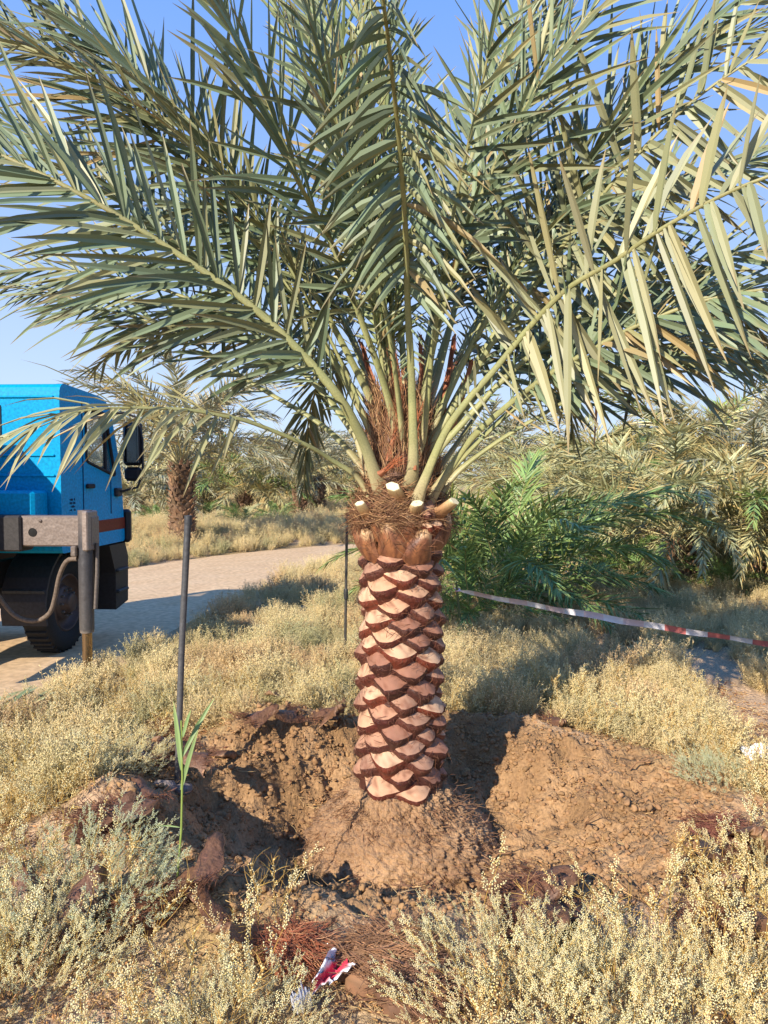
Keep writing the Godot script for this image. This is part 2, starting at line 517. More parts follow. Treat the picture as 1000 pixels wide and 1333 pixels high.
# ------------------------------------------------------------------ main palm
func boot_mesh(k: int, scale := 1.0, R := 0.19) -> Array:      # one cut leaf base: [body, cut face]
	var body := MB.new(); var face := MB.new()
	var nx := 14; var nt := 4; var nu := 6
	var half := rv(0.096, 0.122) * scale; var dep := rv(0.040, 0.056) * scale; var tallness := rv(0.8, 1.2)
	var skew := rv(-0.5, 0.5); var red: Color = [lin(102, 50, 38), lin(88, 46, 37), lin(124, 60, 42), lin(80, 46, 38), lin(96, 54, 42)][k % 5]
	var tan: Color = [lin(206, 162, 128), lin(186, 140, 112), lin(216, 178, 144), lin(158, 112, 90), lin(174, 134, 110)][k % 5]
	var wrap := func(x: float, y: float, z: float) -> Vector3:
		var a := x / R
		return Vector3(sin(a) * (R + z), y, cos(a) * (R + z) - R)
	var notch := rv(-0.7, 0.7); var notch_d := rv(0.0, 0.018) if k % 3 == 0 else 0.0
	var fi := []; var lip := []
	for i in nx + 1:
		var s := i * 2.0 / nx - 1.0
		var x := s * half
		var w := 1.0 - s * s
		var rag := n_c.get_noise_2d(s * 130.0, k * 91.0) * 0.009 * w
		var bell := 0.5 + 0.5 * cos(PI * s)
		var lip_y := (-0.036 * bell + 0.014 + skew * 0.014 * s + rag) * scale
		lip_y += notch_d * exp(-pow((s - notch) / 0.12, 2))
		var top_y := maxf(lip_y, (0.014 + 0.032 * pow(1.0 - absf(s), 0.85) * tallness + skew * 0.014 * s + n_d.get_noise_2d(s * 90.0, k * 57.0) * 0.006 * w) * scale)
		var lip_z := dep * (bell * 0.8 + w * 0.12 + 0.08) - notch_d * 0.8 * exp(-pow((s - notch) / 0.12, 2)) + n_d.get_noise_2d(s * 150.0, k * 33.0) * 0.004
		lip.append([x, lip_y, lip_z])
		var row := []
		for j in nt + 1:
			var t := float(j) / nt
			var y := lerpf(top_y, lip_y, t)
			var z := lerpf(0.0, lip_z, pow(t, 0.8)) + (rv(-0.0025, 0.0025) if j > 0 and j < nt else 0.0)
			var stain := clampf(n_c.get_noise_2d(x * 420 + k * 77, y * 420) * 1.8, 0, 0.75)
			row.append(face.vert(wrap.call(x, y, z), Vector3.UP, vary(tan.lerp(lin(132, 84, 62), stain), 0.08), Vector2(x, y)))
		fi.append(row)
	for i in nx:
		for j in nt: face.quad(fi[i][j], fi[i][j + 1], fi[i + 1][j + 1], fi[i + 1][j])
	face.smooth()
	var bi := []
	for i in nx + 1:
		var row := []
		var s := i * 2.0 / nx - 1.0
		for j in nu + 1:
			var y: float = lip[i][1] - 0.085 * scale * [0.0, 0.12, 0.30, 0.42, 0.58, 0.8, 1.0][j] * (1.0 - [0.0, 0.0, 0.1, 0.3, 0.4, 0.5, 0.5][j] * s * s) + (rv(-0.002, 0.002) if j > 0 else 0.0)
			var z: float = lip[i][2] * [1.0, 1.0, 0.90, 0.60, 0.34, 0.12, -0.2][j]
			row.append(body.vert(wrap.call(lip[i][0] * (1.0 - 0.03 * j), y, z), Vector3.UP, vary(red, 0.16)))
		bi.append(row)
	for i in nx:
		for j in nu: body.quad(bi[i][j], bi[i][j + 1], bi[i + 1][j + 1], bi[i + 1][j])
	for i in nx:                       # the back edge that runs into the trunk
		var a := body.vert(face.v[fi[i][0]] - Vector3(0, 0, 0.02), Vector3.UP, red); var b := body.vert(face.v[fi[i + 1][0]] - Vector3(0, 0, 0.02), Vector3.UP, red)
		var a2 := body.vert(face.v[fi[i][0]], Vector3.UP, red); var b2 := body.vert(face.v[fi[i + 1][0]], Vector3.UP, red)
		body.quad(a2, b2, b, a)
	body.smooth()
	for i in 16:                       # torn threads hanging from the lip
		var q: Array = lip[rng.randi() % (nx + 1)]
		strand(body, wrap.call(q[0], q[1] - 0.01, q[2]), Vector3(rv(-1, 1), rv(-1.0, 0.2), rv(0.1, 0.6)), rv(0.015, 0.05), 0.0008, vary(lin(128, 86, 64), 0.25), 0.6)
	return [body.mesh(), face.mesh()]

func strand(mb: MB, a: Vector3, dir: Vector3, ln: float, r: float, col: Color, curl := 0.4) -> void:
	var p := PackedVector3Array()
	var d := dir.normalized()
	var ax := Vector3(rv(-1, 1), rv(-1, 1), rv(-1, 1)).normalized()
	var q := a
	for k in 5:
		p.append(q)
		q += d * ln / 4.0
		d = (d.rotated(ax, rv(0.2, 1.0) * curl)).normalized()
	mb.tube(p, [r, r, r * 0.9, r * 0.7, r * 0.3], 3, col, 1.0, Vector3.ZERO, false)

func rough_lathe(prof: Array, sides: int, amp: float, freq: float, col: Color, dark: Color, c := Vector3.ZERO, fine_k := 0.35) -> MB:
	var mb := MB.new()
	for k in prof.size():
		for s in sides + 1:
			var a := TAU * (s % sides) / sides
			var d := Vector3(cos(a), 0, -sin(a))
			var q: Vector2 = prof[k]
			var p := Vector3(d.x * q.x, q.y, d.z * q.x)
			var nz := n_c.get_noise_3d(p.x * freq, p.y * freq, p.z * freq) + 0.5 * n_d.get_noise_3d(p.x * freq * 2, p.y * freq * 2, p.z * freq * 2) + fine_k * absf(n_d.get_noise_3d(p.x * freq * 4, p.y * freq * 4, p.z * freq * 4))
			p += d * nz * amp + Vector3(0, nz * amp * 0.4, 0)
			mb.vert(p + c, Vector3.UP, vary(dark.lerp(col, clampf(n_b.get_noise_3d(p.x * 60, p.y * 60, p.z * 60) + 0.5, 0, 1)), 0.08))
	for k in prof.size() - 1:
		for s in sides:
			var a := k * (sides + 1) + s
			mb.quad(a, a + 1, a + sides + 2, a + sides + 1)
	mb.smooth()
	return mb

func build_main_palm() -> void:
	var palm := thing("date_palm", "large date palm with freshly trimmed red brown trunk standing in the pit", "palm tree", PALM)
	var I := -PALM
	# root ball
	var rprof := []
	var rc := sample_curve([Vector3(0.16, 0.04, 0), Vector3(0.24, 0.015, 0), Vector3(0.285, -0.045, 0), Vector3(0.345, -0.10, 0), Vector3(0.40, -0.145, 0), Vector3(0.46, -0.205, 0), Vector3(0.505, -0.275, 0), Vector3(0.53, -0.36, 0), Vector3(0.54, -0.5, 0)], 100)
	for q in rc: rprof.append(Vector2(q.x, q.y))
	var rb := rough_lathe(rprof, 300, 0.028, 150.0, lin(184, 148, 110), lin(150, 116, 84), Vector3.ZERO, 1.2)
	var ball := put(rb.mesh(), "root_ball", M.root, palm)
	var rf := MB.new()
	for k in 2600:
		var a := rv(0, TAU); var t := rv(0, 1)
		var r := lerpf(0.26, 0.50, t) ; var y := lerpf(-0.01, -0.27, t)
		var d := Vector3(cos(a), 0, sin(a))
		strand(rf, d * (r + 0.012) + Vector3(0, y, 0), (d * rv(-0.2, 0.9) + Vector3(rv(-0.8, 0.8), rv(-0.9, 0.2), rv(-0.8, 0.8))), rv(0.03, 0.11), rv(0.0010, 0.0022), vary(lin(150, 112, 80), 0.3), 0.5)
	tag(put(rf.mesh(), "roots", M.fibre, ball), "", "", "", "stuff")
	# trunk core
	var core := rough_lathe([Vector2(0.25, -0.12), Vector2(0.235, 0.0), Vector2(0.205, 0.12), Vector2(0.195, 0.5), Vector2(0.19, 1.0), Vector2(0.19, 1.3), Vector2(0.22, 1.42), Vector2(0.235, 1.5), Vector2(0.22, 1.6), Vector2(0.15, 1.66)], 40, 0.012, 200.0, lin(96, 54, 40), lin(60, 34, 28))
	put(core.mesh(), "trunk", M.bark, palm)
	# cut leaf bases in their spiral
	var kinds := []
	for k in 15: kinds.append(boot_mesh(k))
	var y := 0.05
	var k := 0
	while y < 1.325:
		var a := -k * GOLD + 0.35
		var q: Array = kinds[rng.randi() % 15]
		var b := put(q[0], "leaf_base", M.bark, palm)
		var f := lerpf(0.92, 1.0, smoothstep(0.05, 0.25, y)) * rv(0.92, 1.2)
		var R := 0.180 + rv(-0.006, 0.006) + 0.022 * (1.0 - y / 1.3) + 0.025 * (1.0 - smoothstep(0.0, 0.22, y))
		b.transform = Transform3D(Basis(Vector3.UP, a) * Basis(Vector3.FORWARD, rv(-0.15, 0.15)) * Basis(Vector3.RIGHT, rv(-0.12, 0.12)).scaled(Vector3(f, f, f * rv(0.85, 1.2))), Vector3(sin(a) * R, y, cos(a) * R))
		put(q[1], "cut_face", M.cut, b)
		y += 0.0112 * rv(0.45, 1.55)
		k += 1
	# uncut swollen leaf bases under the crown
	var fat := []
	for j in 4:
		var mb := MB.new()
		var ns := 12; var nt := 12
		for layer in 2:
			for t_i in nt + 1:
				var t := float(t_i) / nt
				var hw := (0.118 - 0.078 * pow(t, 1.1)) * (0.45 + 0.55 * smoothstep(0.0, 0.22, t))
				for s_i in ns + 1:
					var s := s_i * 2.0 / ns - 1.0
					var z := (0.052 * (1 - s * s) * sin(PI * (0.12 + 0.62 * t)) + 0.02 * t) * (1.0 if layer == 1 else 0.2) - 0.012
					var x := s * hw + 0.01 * sin(t * 4.0 + j)
					var sy := t * 0.19 + (n_c.get_noise_2d(s * 120, j * 50.0) * 0.02 if t_i == nt else 0.0) - 0.02 * s * s * (1 - t)
					var a := x / 0.22
					var streak := n_d.get_noise_2d(s * 60.0, t * 9.0 + j * 40.0)
					mb.vert(Vector3(sin(a) * (0.22 + z), sy, cos(a) * (0.22 + z) - 0.22), Vector3.UP, vary(lin(108, 68, 50).lerp(lin(160, 106, 70), clampf(0.5 + streak * 1.4, 0, 1)).lerp(lin(210, 172, 128), smoothstep(0.72, 0.9, t + streak * 0.2)), 0.1))
		var o := (ns + 1) * (nt + 1)
		for t_i in nt:
			for s_i in ns:
				var a := t_i * (ns + 1) + s_i
				mb.quad(o + a, o + a + 1, o + a + ns + 2, o + a + ns + 1); mb.quad(a, a + ns + 1, a + ns + 2, a + 1)
		for s_i in ns:
			var a := nt * (ns + 1) + s_i
			mb.quad(o + a, o + a + 1, a + 1, a)
		mb.smooth()
		for i in 40:
			strand(mb, Vector3(rv(-0.07, 0.07), rv(0.05, 0.18), 0.035), Vector3(rv(-1, 1), rv(-0.3, 1.0), rv(0.0, 0.3)), rv(0.04, 0.12), 0.0012, vary(lin(140, 98, 68), 0.25), 0.5)
		fat.append(mb.mesh())
	for q in [[-0.22, 1.29, 1.05], [0.42, 1.255, 0.95], [1.15, 1.31, 1.0], [-0.95, 1.27, 0.9], [1.9, 1.28, 1.0], [2.6, 1.3, 1.0], [-1.75, 1.30, 1.0], [-2.6, 1.27, 1.0], [0.10, 1.37, 0.8], [0.85, 1.38, 0.85], [-0.62, 1.37, 0.8], [-1.35, 1.38, 0.85]]:
		var a: float = q[0]
		var b := put(fat[rng.randi() % 4], "leaf_sheath_base", M.petiole, palm)
		b.transform = Transform3D(Basis(Vector3.UP, a) * Basis(Vector3.FORWARD, rv(-0.2, 0.2)) * Basis(Vector3.RIGHT, rv(-0.05, 0.14)).scaled(Vector3.ONE * q[2] * rv(0.92, 1.08)), Vector3(sin(a) * 0.215, q[1], cos(a) * 0.215))
	# four pale freshly cut stalk ends on the front of the collar
	for q in [[511, 633, 0.27, 0.046], [543, 655, 0.285, 0.036], [592, 652, 0.25, 0.036], [468, 655, 0.24, 0.03]]:
		var p := at(q[0], q[1], 4.0 - q[2]) - PALM
		var out := Vector3(p.x, 0, p.z).normalized()
		var mb := MB.new()
		var dir := (out * 0.8 + Vector3(rv(-0.3, 0.3), 0.6, 0)).normalized()
		mb.tube(PackedVector3Array([p - dir * 0.14, p - dir * 0.06, p - dir * 0.008, p]), [q[3] * 1.3, q[3] * 1.15, q[3] * 1.0, q[3] * 0.92], 6, [lin(150, 100, 64), lin(176, 136, 94), lin(206, 180, 132), lin(236, 224, 184)], 0.6, Vector3(rv(-0.4, 0.4), 1, 0))
		put(mb.mesh(), "fresh_stub", M.petiole, palm)
	for j in 11:                                      # ragged old leaf bases poking out of the fibre
		var q: Array = kinds[rng.randi() % 15]
		var b := put(q[0], "leaf_base", M.bark, palm)
		var a := j * GOLD * 1.3 + 0.7
		var yy := 1.47 + (j % 4) * 0.032
		b.transform = Transform3D(Basis(Vector3.UP, a) * Basis(Vector3.FORWARD, rv(-0.4, 0.4)) * Basis(Vector3.RIGHT, rv(-0.3, 0.3)).scaled(Vector3(rv(0.45, 0.75), rv(0.8, 1.2), rv(0.9, 1.3))), Vector3(sin(a) * 0.232, yy, cos(a) * 0.232))
		put(q[1], "cut_face", M.cut, b)
	# heart and fibre
	var heart := rough_lathe([Vector2(0.21, 1.40), Vector2(0.22, 1.50), Vector2(0.21, 1.60), Vector2(0.19, 1.70), Vector2(0.17, 1.82), Vector2(0.125, 1.95), Vector2(0.08, 2.08), Vector2(0.02, 2.18)], 40, 0.025, 160.0, lin(128, 84, 56), lin(78, 48, 34))
	put(heart.mesh(), "crown_heart", M.bark, palm)
	var fb := MB.new()
	for j in 5200:
		var a := rv(0, TAU)
		var h := rv(0, 1)
		var yy := 1.465 + 0.68 * h * h
		var r := (0.225 if yy < 1.56 else lerpf(0.225, 0.10, clampf((yy - 1.56) / 0.7, 0, 1))) + rv(-0.01, 0.02)
		if yy < 1.56: r += 0.025 * sin((yy - 1.44) / 0.13 * PI)
		var d := Vector3(cos(a), 0, sin(a))
		var tg := Vector3(-d.z, 0, d.x) * (1.0 if rng.randf() < 0.5 else -1.0)
		var dir := tg * rv(0.2, 1.0) + Vector3(0, rv(-0.45, 0.5), 0) + d * rv(-0.15, 0.2)
		if yy > 1.72: dir = tg * rv(-0.4, 0.4) + Vector3(0, 1, 0) + d * rv(0.0, 0.4)
		strand(fb, d * r + Vector3(0, yy, 0), dir, rv(0.05, 0.17), rv(0.0010, 0.0024), vary([lin(146, 106, 74), lin(108, 76, 54), lin(178, 140, 100)][rng.randi() % 3], 0.2), 0.35)
	for j in 900:                                     # whiskers between the cut bases
		var a := rv(0, TAU); var yy := rv(0.0, 1.35)
		var d := Vector3(cos(a), 0, sin(a))
		strand(fb, d * rv(0.20, 0.235) + Vector3(0, yy, 0), Vector3(-d.z, 0, d.x) * rv(-1, 1) + Vector3(0, rv(-0.4, 0.6), 0) + d * 0.15, rv(0.03, 0.09), rv(0.0008, 0.0015), vary(lin(120, 74, 50), 0.3), 0.5)
	tag(put(fb.mesh(), "fibre", M.fibre, palm), "", "", "", "stuff")
	# torn red-brown sheaths between the stalks
	for q in [[522, 560, 3.85, 512, 455, 3.9, 0.05], [548, 560, 3.9, 545, 440, 4.0, 0.03], [588, 560, 3.95, 612, 470, 3.95, 0.05], [575, 540, 4.05, 590, 440, 4.15, 0.04], [540, 612, 3.72, 542, 540, 3.8, 0.011], [506, 600, 3.8, 522, 532, 3.85, 0.02], [497, 540, 4.0, 470, 440, 4.2, 0.04], [494, 618, 3.74, 508, 608, 3.72, 0.02]]:
		var a := at(q[0], q[1], q[2]) - PALM; var b := at(q[3], q[4], q[5]) - PALM
		var out := Vector3((a.x + b.x), 0.0, (a.z + b.z)).normalized()
		var sd := (b - a).cross(out).normalized()
		var sheath := MB.new()
		var rows := 9
		for s in rows:
			var t := float(s) / (rows - 1)
			for c in 5:
				var f := c / 2.0 - 1.0
				var p: Vector3 = a.lerp(b, t) + sd * f * q[6] * (1.0 - 0.7 * t) + out * (0.02 * (1 - f * f) + rv(-0.004, 0.004)) + Vector3(0, (rv(-0.03, 0.03) if s == rows - 1 else 0.0), 0)
				sheath.vert(p, out, vary(lin(150, 94, 64), 0.25))
		for s in rows - 1:
			for c in 4:
				var i0 := s * 5 + c
				sheath.quad(i0, i0 + 1, i0 + 6, i0 + 5)
		sheath.smooth()
		for j in 26:
			strand(sheath, a.lerp(b, rv(0.3, 0.95)) + sd * rv(-1, 1) * q[6] * 0.6 + out * 0.015, (b - a).normalized() + Vector3(rv(-0.3, 0.3), 0, rv(-0.3, 0.3)), rv(0.05, 0.14), 0.0014, vary(lin(168, 96, 60), 0.25), 0.3)
		put(sheath.mesh(), "torn_sheath", M.fibre, palm)

	# two dry leaflets hanging straight down on the right
	for q in [[781, 440, 773, 588, 4.2, 0.022, lin(176, 140, 118)], [824, 488, 810, 566, 4.2, 0.026, lin(70, 72, 60)]]:
		var mb := MB.new()
		var a := at(q[0], q[1], q[4]) - PALM; var b := at(q[2], q[3], q[4]) - PALM
		leaflet(mb, a, (b - a).normalized(), Vector3(0.2, 0, 1).normalized(), (b - a).length(), q[5], q[6], q[6], 0.0, 0.5)
		put(mb.mesh(), "dangling_leaflet", M.leaf, palm)
	# ---- fronds, stalk by stalk
	var cam := Vector3(0, 0.25, 1)
	var plans := []
	var add := func(a: Array, o: Dictionary) -> void:
		var c := px_curve(a)
		var p0: Vector3 = c[0]
		c.push_front(Vector3(lerpf(p0.x, PALM.x, 0.35), p0.y - 0.13, lerpf(p0.z, PALM.z, 0.35)))     # the stalk runs on into the crown
		plans.append(plan_frond(c, o))
	add.call([[487, 614, 3.80], [470, 568, 3.72], [430, 502, 3.6], [335, 405, 3.5], [200, 310, 3.38], [90, 245, 3.3], [-40, 185, 3.25], [-170, 150, 3.2]], {"face": Vector3(0.1, 0.45, 1), "r": 0.052, "t0": 0.25, "leaf": 0.72, "wide": 0.033, "step": 0.034})
	add.call([[478, 605, 3.92], [445, 525, 3.95], [370, 435, 4.05], [300, 370, 4.15], [185, 280, 4.25], [60, 190, 4.3], [-70, 120, 4.3]], {"face": Vector3(0.3, 0.5, 0.8), "r": 0.045, "t0": 0.24, "leaf": 0.55})
	add.call([[464, 620, 3.85], [430, 598, 3.78], [400, 580, 3.68], [330, 551, 3.5], [287, 541, 3.4], [236, 533, 3.3], [152, 531, 3.16], [101, 536, 3.08], [51, 551, 3.02], [0, 573, 2.96], [-60, 610, 2.92]], {"face": Vector3(0.1, 0.9, 0.45), "r": 0.034, "t0": 0.36, "leaf": 0.42, "wide": 0.022, "sag": 0.12, "droop": 0.15, "col": lin(150, 148, 108), "step": 0.04})
	add.call([[470, 606, 4.0], [420, 554, 4.05], [340, 506, 4.15], [300, 480, 4.2], [225, 430, 4.3], [126, 400, 4.4], [75, 384, 4.45], [0, 372, 4.5], [-60, 376, 4.5]], {"face": Vector3(0.1, 0.8, 0.5), "r": 0.036, "t0": 0.3, "leaf": 0.45, "sag": 0.25, "wide": 0.030})
	add.call([[516, 562, 3.85], [500, 500, 3.8], [475, 430, 3.72], [437, 330, 3.62], [400, 260, 3.55], [365, 175, 3.45], [347, 130, 3.4], [312, 65, 3.32], [287, 10, 3.25], [240, -110, 3.15]], {"face": Vector3(0.55, 0.35, 0.75), "r": 0.046, "t0": 0.3, "leaf": 0.52, "wide": 0.030})
	add.call([[505, 500, 4.1], [494, 420, 4.15], [478, 340, 4.2], [460, 250, 4.25], [436, 120, 4.3], [405, -30, 4.3], [370, -160, 4.3]], {"face": Vector3(0.4, 0.1, 0.9), "leaf": 0.5})
	add.call([[538, 602, 3.72], [536, 500, 3.62], [531, 400, 3.48], [528, 300, 3.3], [521, 200, 3.08], [511, 100, 2.85], [499, 0, 2.62], [480, -140, 2.4]], {"r": 0.044, "t0": 0.40, "leaf": 0.42, "wide": 0.034, "sag": 0.95, "droop": 0.25})
	add.call([[546, 535, 4.1], [560, 460, 4.15], [572, 400, 4.2], [587, 312, 4.28], [605, 237, 4.35], [627, 160, 4.4], [650, 90, 4.45], [682, 0, 4.5], [730, -120, 4.5]], {"face": Vector3(-0.4, 0.1, 0.9), "r": 0.044, "t0": 0.28, "leaf": 0.5})
	add.call([[563, 510, 4.2], [580, 450, 4.25], [612, 325, 4.4], [635, 262, 4.48], [665, 175, 4.55], [685, 120, 4.6], [707, 55, 4.62], [745, -60, 4.65]], {"face": Vector3(-0.5, 0.2, 0.8), "r": 0.042, "t0": 0.3, "leaf": 0.5})
	add.call([[554, 622, 3.68], [580, 562, 3.58], [610, 520, 3.5], [645, 480, 3.42], [690, 425, 3.3], [740, 375, 3.15], [800, 340, 3.0], [850, 305, 2.88], [925, 262, 2.74], [1000, 230, 2.62], [1110, 200, 2.5]], {"face": Vector3(-0.2, 0.35, 1), "r": 0.042, "t0": 0.38, "a0": 1.25, "a1": 0.9, "hang": 1.1, "leaf": 0.66, "wide": 0.042, "col": lin(142, 144, 110), "step": 0.05})
	add.call([[560, 578, 3.88], [585, 538, 3.86], [612, 495, 3.82], [645, 440, 3.75], [690, 380, 3.68], [740, 310, 3.55], [800, 235, 3.4], [860, 170, 3.28], [930, 110, 3.15], [1040, 40, 3.0]], {"face": Vector3(-0.45, 0.35, 0.85), "r": 0.042, "t0": 0.36, "a0": 1.2, "a1": 0.8, "hang": 0.6, "leaf": 0.62, "wide": 0.038, "col": lin(136, 140, 106)})
	add.call([[582, 616, 3.76], [610, 576, 3.66], [640, 546, 3.55], [700, 498, 3.36], [784, 447, 3.18], [850, 415, 3.06], [930, 388, 2.95], [1020, 375, 2.86], [1120, 380, 2.8]], {"face": Vector3(-0.1, 0.6, 0.8), "r": 0.04, "t0": 0.32, "leaf": 0.45, "sag": 0.2})
	add.call([[596, 614, 3.95], [640, 580, 3.95], [700, 543, 3.93], [760, 510, 3.9], [820, 486, 3.86], [886, 465, 3.82], [960, 462, 3.8], [1060, 480, 3.8]], {"face": Vector3(0, 0.9, 0.4), "r": 0.036, "t0": 0.34, "leaf": 0.45, "sag": 0.3})
	add.call([[575, 575, 4.0], [640, 495, 4.05], [720, 440, 4.1], [810, 405, 4.15], [910, 390, 4.15], [1020, 400, 4.15]], {"face": Vector3(-0.1, 0.8, 0.6), "r": 0.036, "leaf": 0.48, "sag": 0.15})
	add.call([[572, 560, 4.1], [640, 440, 4.2], [730, 330, 4.35], [830, 260, 4.45], [950, 215, 4.5], [1080, 200, 4.5]], {"face": Vector3(-0.3, 0.5, 0.8), "leaf": 0.5})
	add.call([[568, 590, 3.84], [605, 548, 3.78], [660, 490, 3.7], [750, 415, 3.55], [850, 360, 3.42], [960, 330, 3.3], [1080, 320, 3.2]], {"face": Vector3(-0.2, 0.55, 0.8), "r": 0.038, "t0": 0.36, "leaf": 0.48, "sag": 0.12})
	add.call([[495, 545, 4.0], [420, 400, 3.9], [330, 260, 3.85], [230, 140, 3.8], [110, 40, 3.75], [0, -40, 3.7]], {"face": Vector3(0.4, 0.4, 0.8), "leaf": 0.6, "wide": 0.030, "t0": 0.34})
	add.call([[545, 545, 3.9], [572, 420, 3.8], [620, 270, 3.62], [690, 130, 3.42], [780, 0, 3.25], [850, -90, 3.15]], {"face": Vector3(-0.6, 0.3, 0.7), "leaf": 0.58, "wide": 0.030, "t0": 0.34})
	add.call([[560, 565, 3.92], [620, 440, 3.82], [710, 300, 3.65], [800, 160, 3.45], [900, 50, 3.3], [1000, -20, 3.2]], {"face": Vector3(-0.5, 0.4, 0.7), "leaf": 0.6, "wide": 0.030, "t0": 0.34})
	add.call([[524, 565, 3.82], [506, 430, 3.66], [470, 280, 3.5], [430, 120, 3.35], [390, -40, 3.2]], {"face": Vector3(0.8, 0.2, 0.5), "leaf": 0.5, "t0": 0.36, "sag": 0.3})
	add.call([[480, 592, 4.0], [410, 500, 4.1], [310, 420, 4.3], [190, 370, 4.4], [60, 350, 4.5], [-60, 360, 4.5]], {"face": Vector3(0.1, 0.7, 0.6), "leaf": 0.52, "sag": 0.15})
	add.call([[552, 560, 3.8], [566, 430, 3.6], [590, 280, 3.35], [625, 120, 3.1], [660, -40, 2.9]], {"face": Vector3(-0.8, 0.2, 0.5), "leaf": 0.48, "t0": 0.38, "sag": 0.3})
	add.call([[530, 530, 4.2], [520, 400, 4.3], [512, 250, 4.4], [505, 100, 4.5], [500, -60, 4.5]], {"face": Vector3(0.2, 0.1, 1), "leaf": 0.5})
	add.call([[592, 604, 4.05], [700, 505, 4.2], [820, 440, 4.3], [930, 425, 4.4], [1010, 470, 4.45], [1060, 540, 4.5]], {"face": Vector3(0, 0.9, 0.3), "leaf": 0.5, "sag": 0.45, "r": 0.034})
	add.call([[586, 590, 4.12], [690, 450, 4.3], [800, 380, 4.5], [900, 370, 4.7], [980, 420, 4.85], [1030, 490, 4.95]], {"leaf": 0.48, "sag": 0.45, "r": 0.034, "col": lin(104, 116, 88)})
	add.call([[590, 610, 3.84], [650, 550, 3.72], [730, 490, 3.58], [830, 455, 3.44], [930, 450, 3.32], [1030, 480, 3.25]], {"face": Vector3(0, 0.85, 0.4), "leaf": 0.44, "sag": 0.4, "r": 0.034, "t0": 0.38})
	add.call([[486, 565, 4.0], [385, 385, 3.95], [262, 232, 3.9], [130, 112, 3.85], [10, 32, 3.8], [-110, -20, 3.8]], {"face": Vector3(0.3, 0.45, 0.8), "leaf": 0.62, "t0": 0.32, "r": 0.038})
	# behind: drooping and upright ones
	add.call([[492, 520, 4.25], [455, 470, 4.4], [425, 480, 4.7], [405, 530, 4.95], [398, 590, 5.1], [396, 640, 5.2]], {"leaf": 0.36, "sag": 0.3, "r": 0.03, "col": lin(98, 110, 84)})
	add.call([[585, 540, 4.3], [640, 450, 4.5], [690, 435, 4.8], [725, 470, 5.05], [742, 530, 5.2], [748, 575, 5.3]], {"leaf": 0.38, "sag": 0.3, "r": 0.03, "col": lin(98, 110, 84)})
	add.call([[500, 540, 4.2], [450, 420, 4.4], [390, 340, 4.7], [310, 290, 4.95], [220, 280, 5.2], [130, 300, 5.4]], {"leaf": 0.45, "r": 0.036})
	add.call([[500, 560, 4.15], [440, 480, 4.3], [370, 430, 4.5], [290, 410, 4.7], [200, 430, 4.9], [120, 480, 5.1]], {"leaf": 0.42, "r": 0.034, "sag": 0.2, "col": lin(108, 118, 88)})
	add.call([[570, 520, 4.3], [630, 400, 4.5], [690, 320, 4.8], [760, 290, 5.1], [840, 300, 5.4], [900, 340, 5.6]], {"leaf": 0.45, "r": 0.036, "col": lin(108, 118, 88)})
	add.call([[560, 500, 4.35], [600, 380, 4.7], [635, 300, 5.2], [660, 285, 5.8], [672, 300, 6.3]], {"leaf": 0.4, "r": 0.034, "col": lin(98, 110, 84)})
	var up := [[-0.62, 1.18], [-0.20, 1.30], [0.42, 1.22], [0.85, 1.08], [1.9, 1.2], [4.1, 1.2], [5.3, 1.1]]
	for q in up:                                    # azimuth measured from straight back, elevation of the stalk
		var az := Vector3(sin(q[0] + PI * 0.0), 0, -cos(q[0])).rotated(Vector3.UP, 0.0)
		if q[0] > PI * 0.5 and q[0] < PI * 1.5: az.z *= 0.35        # few stalks lean out towards the viewer
		az = az.normalized()
		var e: float = q[1]
		var p := PALM + az * 0.10 + Vector3(0, 1.75, 0)
		var ctrl := [p]
		var ln := rv(2.5, 3.1)
		for s in 6:
			var d := az * cos(e) + Vector3.UP * sin(e)
			p += d * ln / 6.0
			ctrl.append(p)
			e -= rv(0.06, 0.16) * (1.0 + s * 0.25)
		plans.append(plan_frond(ctrl, {"leaf": rv(0.45, 0.52), "r": 0.036, "t0": 0.34, "col": lin(rv(108, 126), rv(118, 134), rv(84, 98))}))
	for j in 4:                                     # the youngest spears in the middle
		var az := Vector3(rv(-0.35, 0.35), 0, rv(-0.35, 0.2))
		var p := PALM + az * 0.15 + Vector3(0, 1.9, 0)
		plans.append(plan_frond([p, p + Vector3(az.x * 0.3, 0.7, az.z * 0.3), p + Vector3(az.x * 0.9, 1.5, az.z * 0.9), p + Vector3(az.x * 2.0, 2.3, az.z * 2.0)], {"leaf": 0.42, "r": 0.034, "t0": 0.2, "col": lin(128, 140, 96)}))
	# the leaflets that show largest get a mesh each, the others are joined stalk by stalk
	var rank := []
	for f in plans.size():
		for l in plans[f].leaves.size():
			var q: Array = plans[f].leaves[l]
			var mid: Vector3 = q[0] + q[1] * q[3] * 0.5
			var loc := (mid - EYE).rotated(Vector3.RIGHT, -PITCH)
			if loc.z > -0.5: continue
			var sx := 500 + loc.x / -loc.z * F; var sy := 666.5 - loc.y / -loc.z * F
			if sx < 10 or sx > 990 or sy < 10: continue
			rank.append([q[3] * q[4] / (loc.z * loc.z), f, l])
	rank.sort_custom(func(a, b): return a[0] > b[0])
	var single := {}
	for j in mini(300, rank.size()): single[Vector2i(rank[j][1], rank[j][2])] = true
	var total := 0
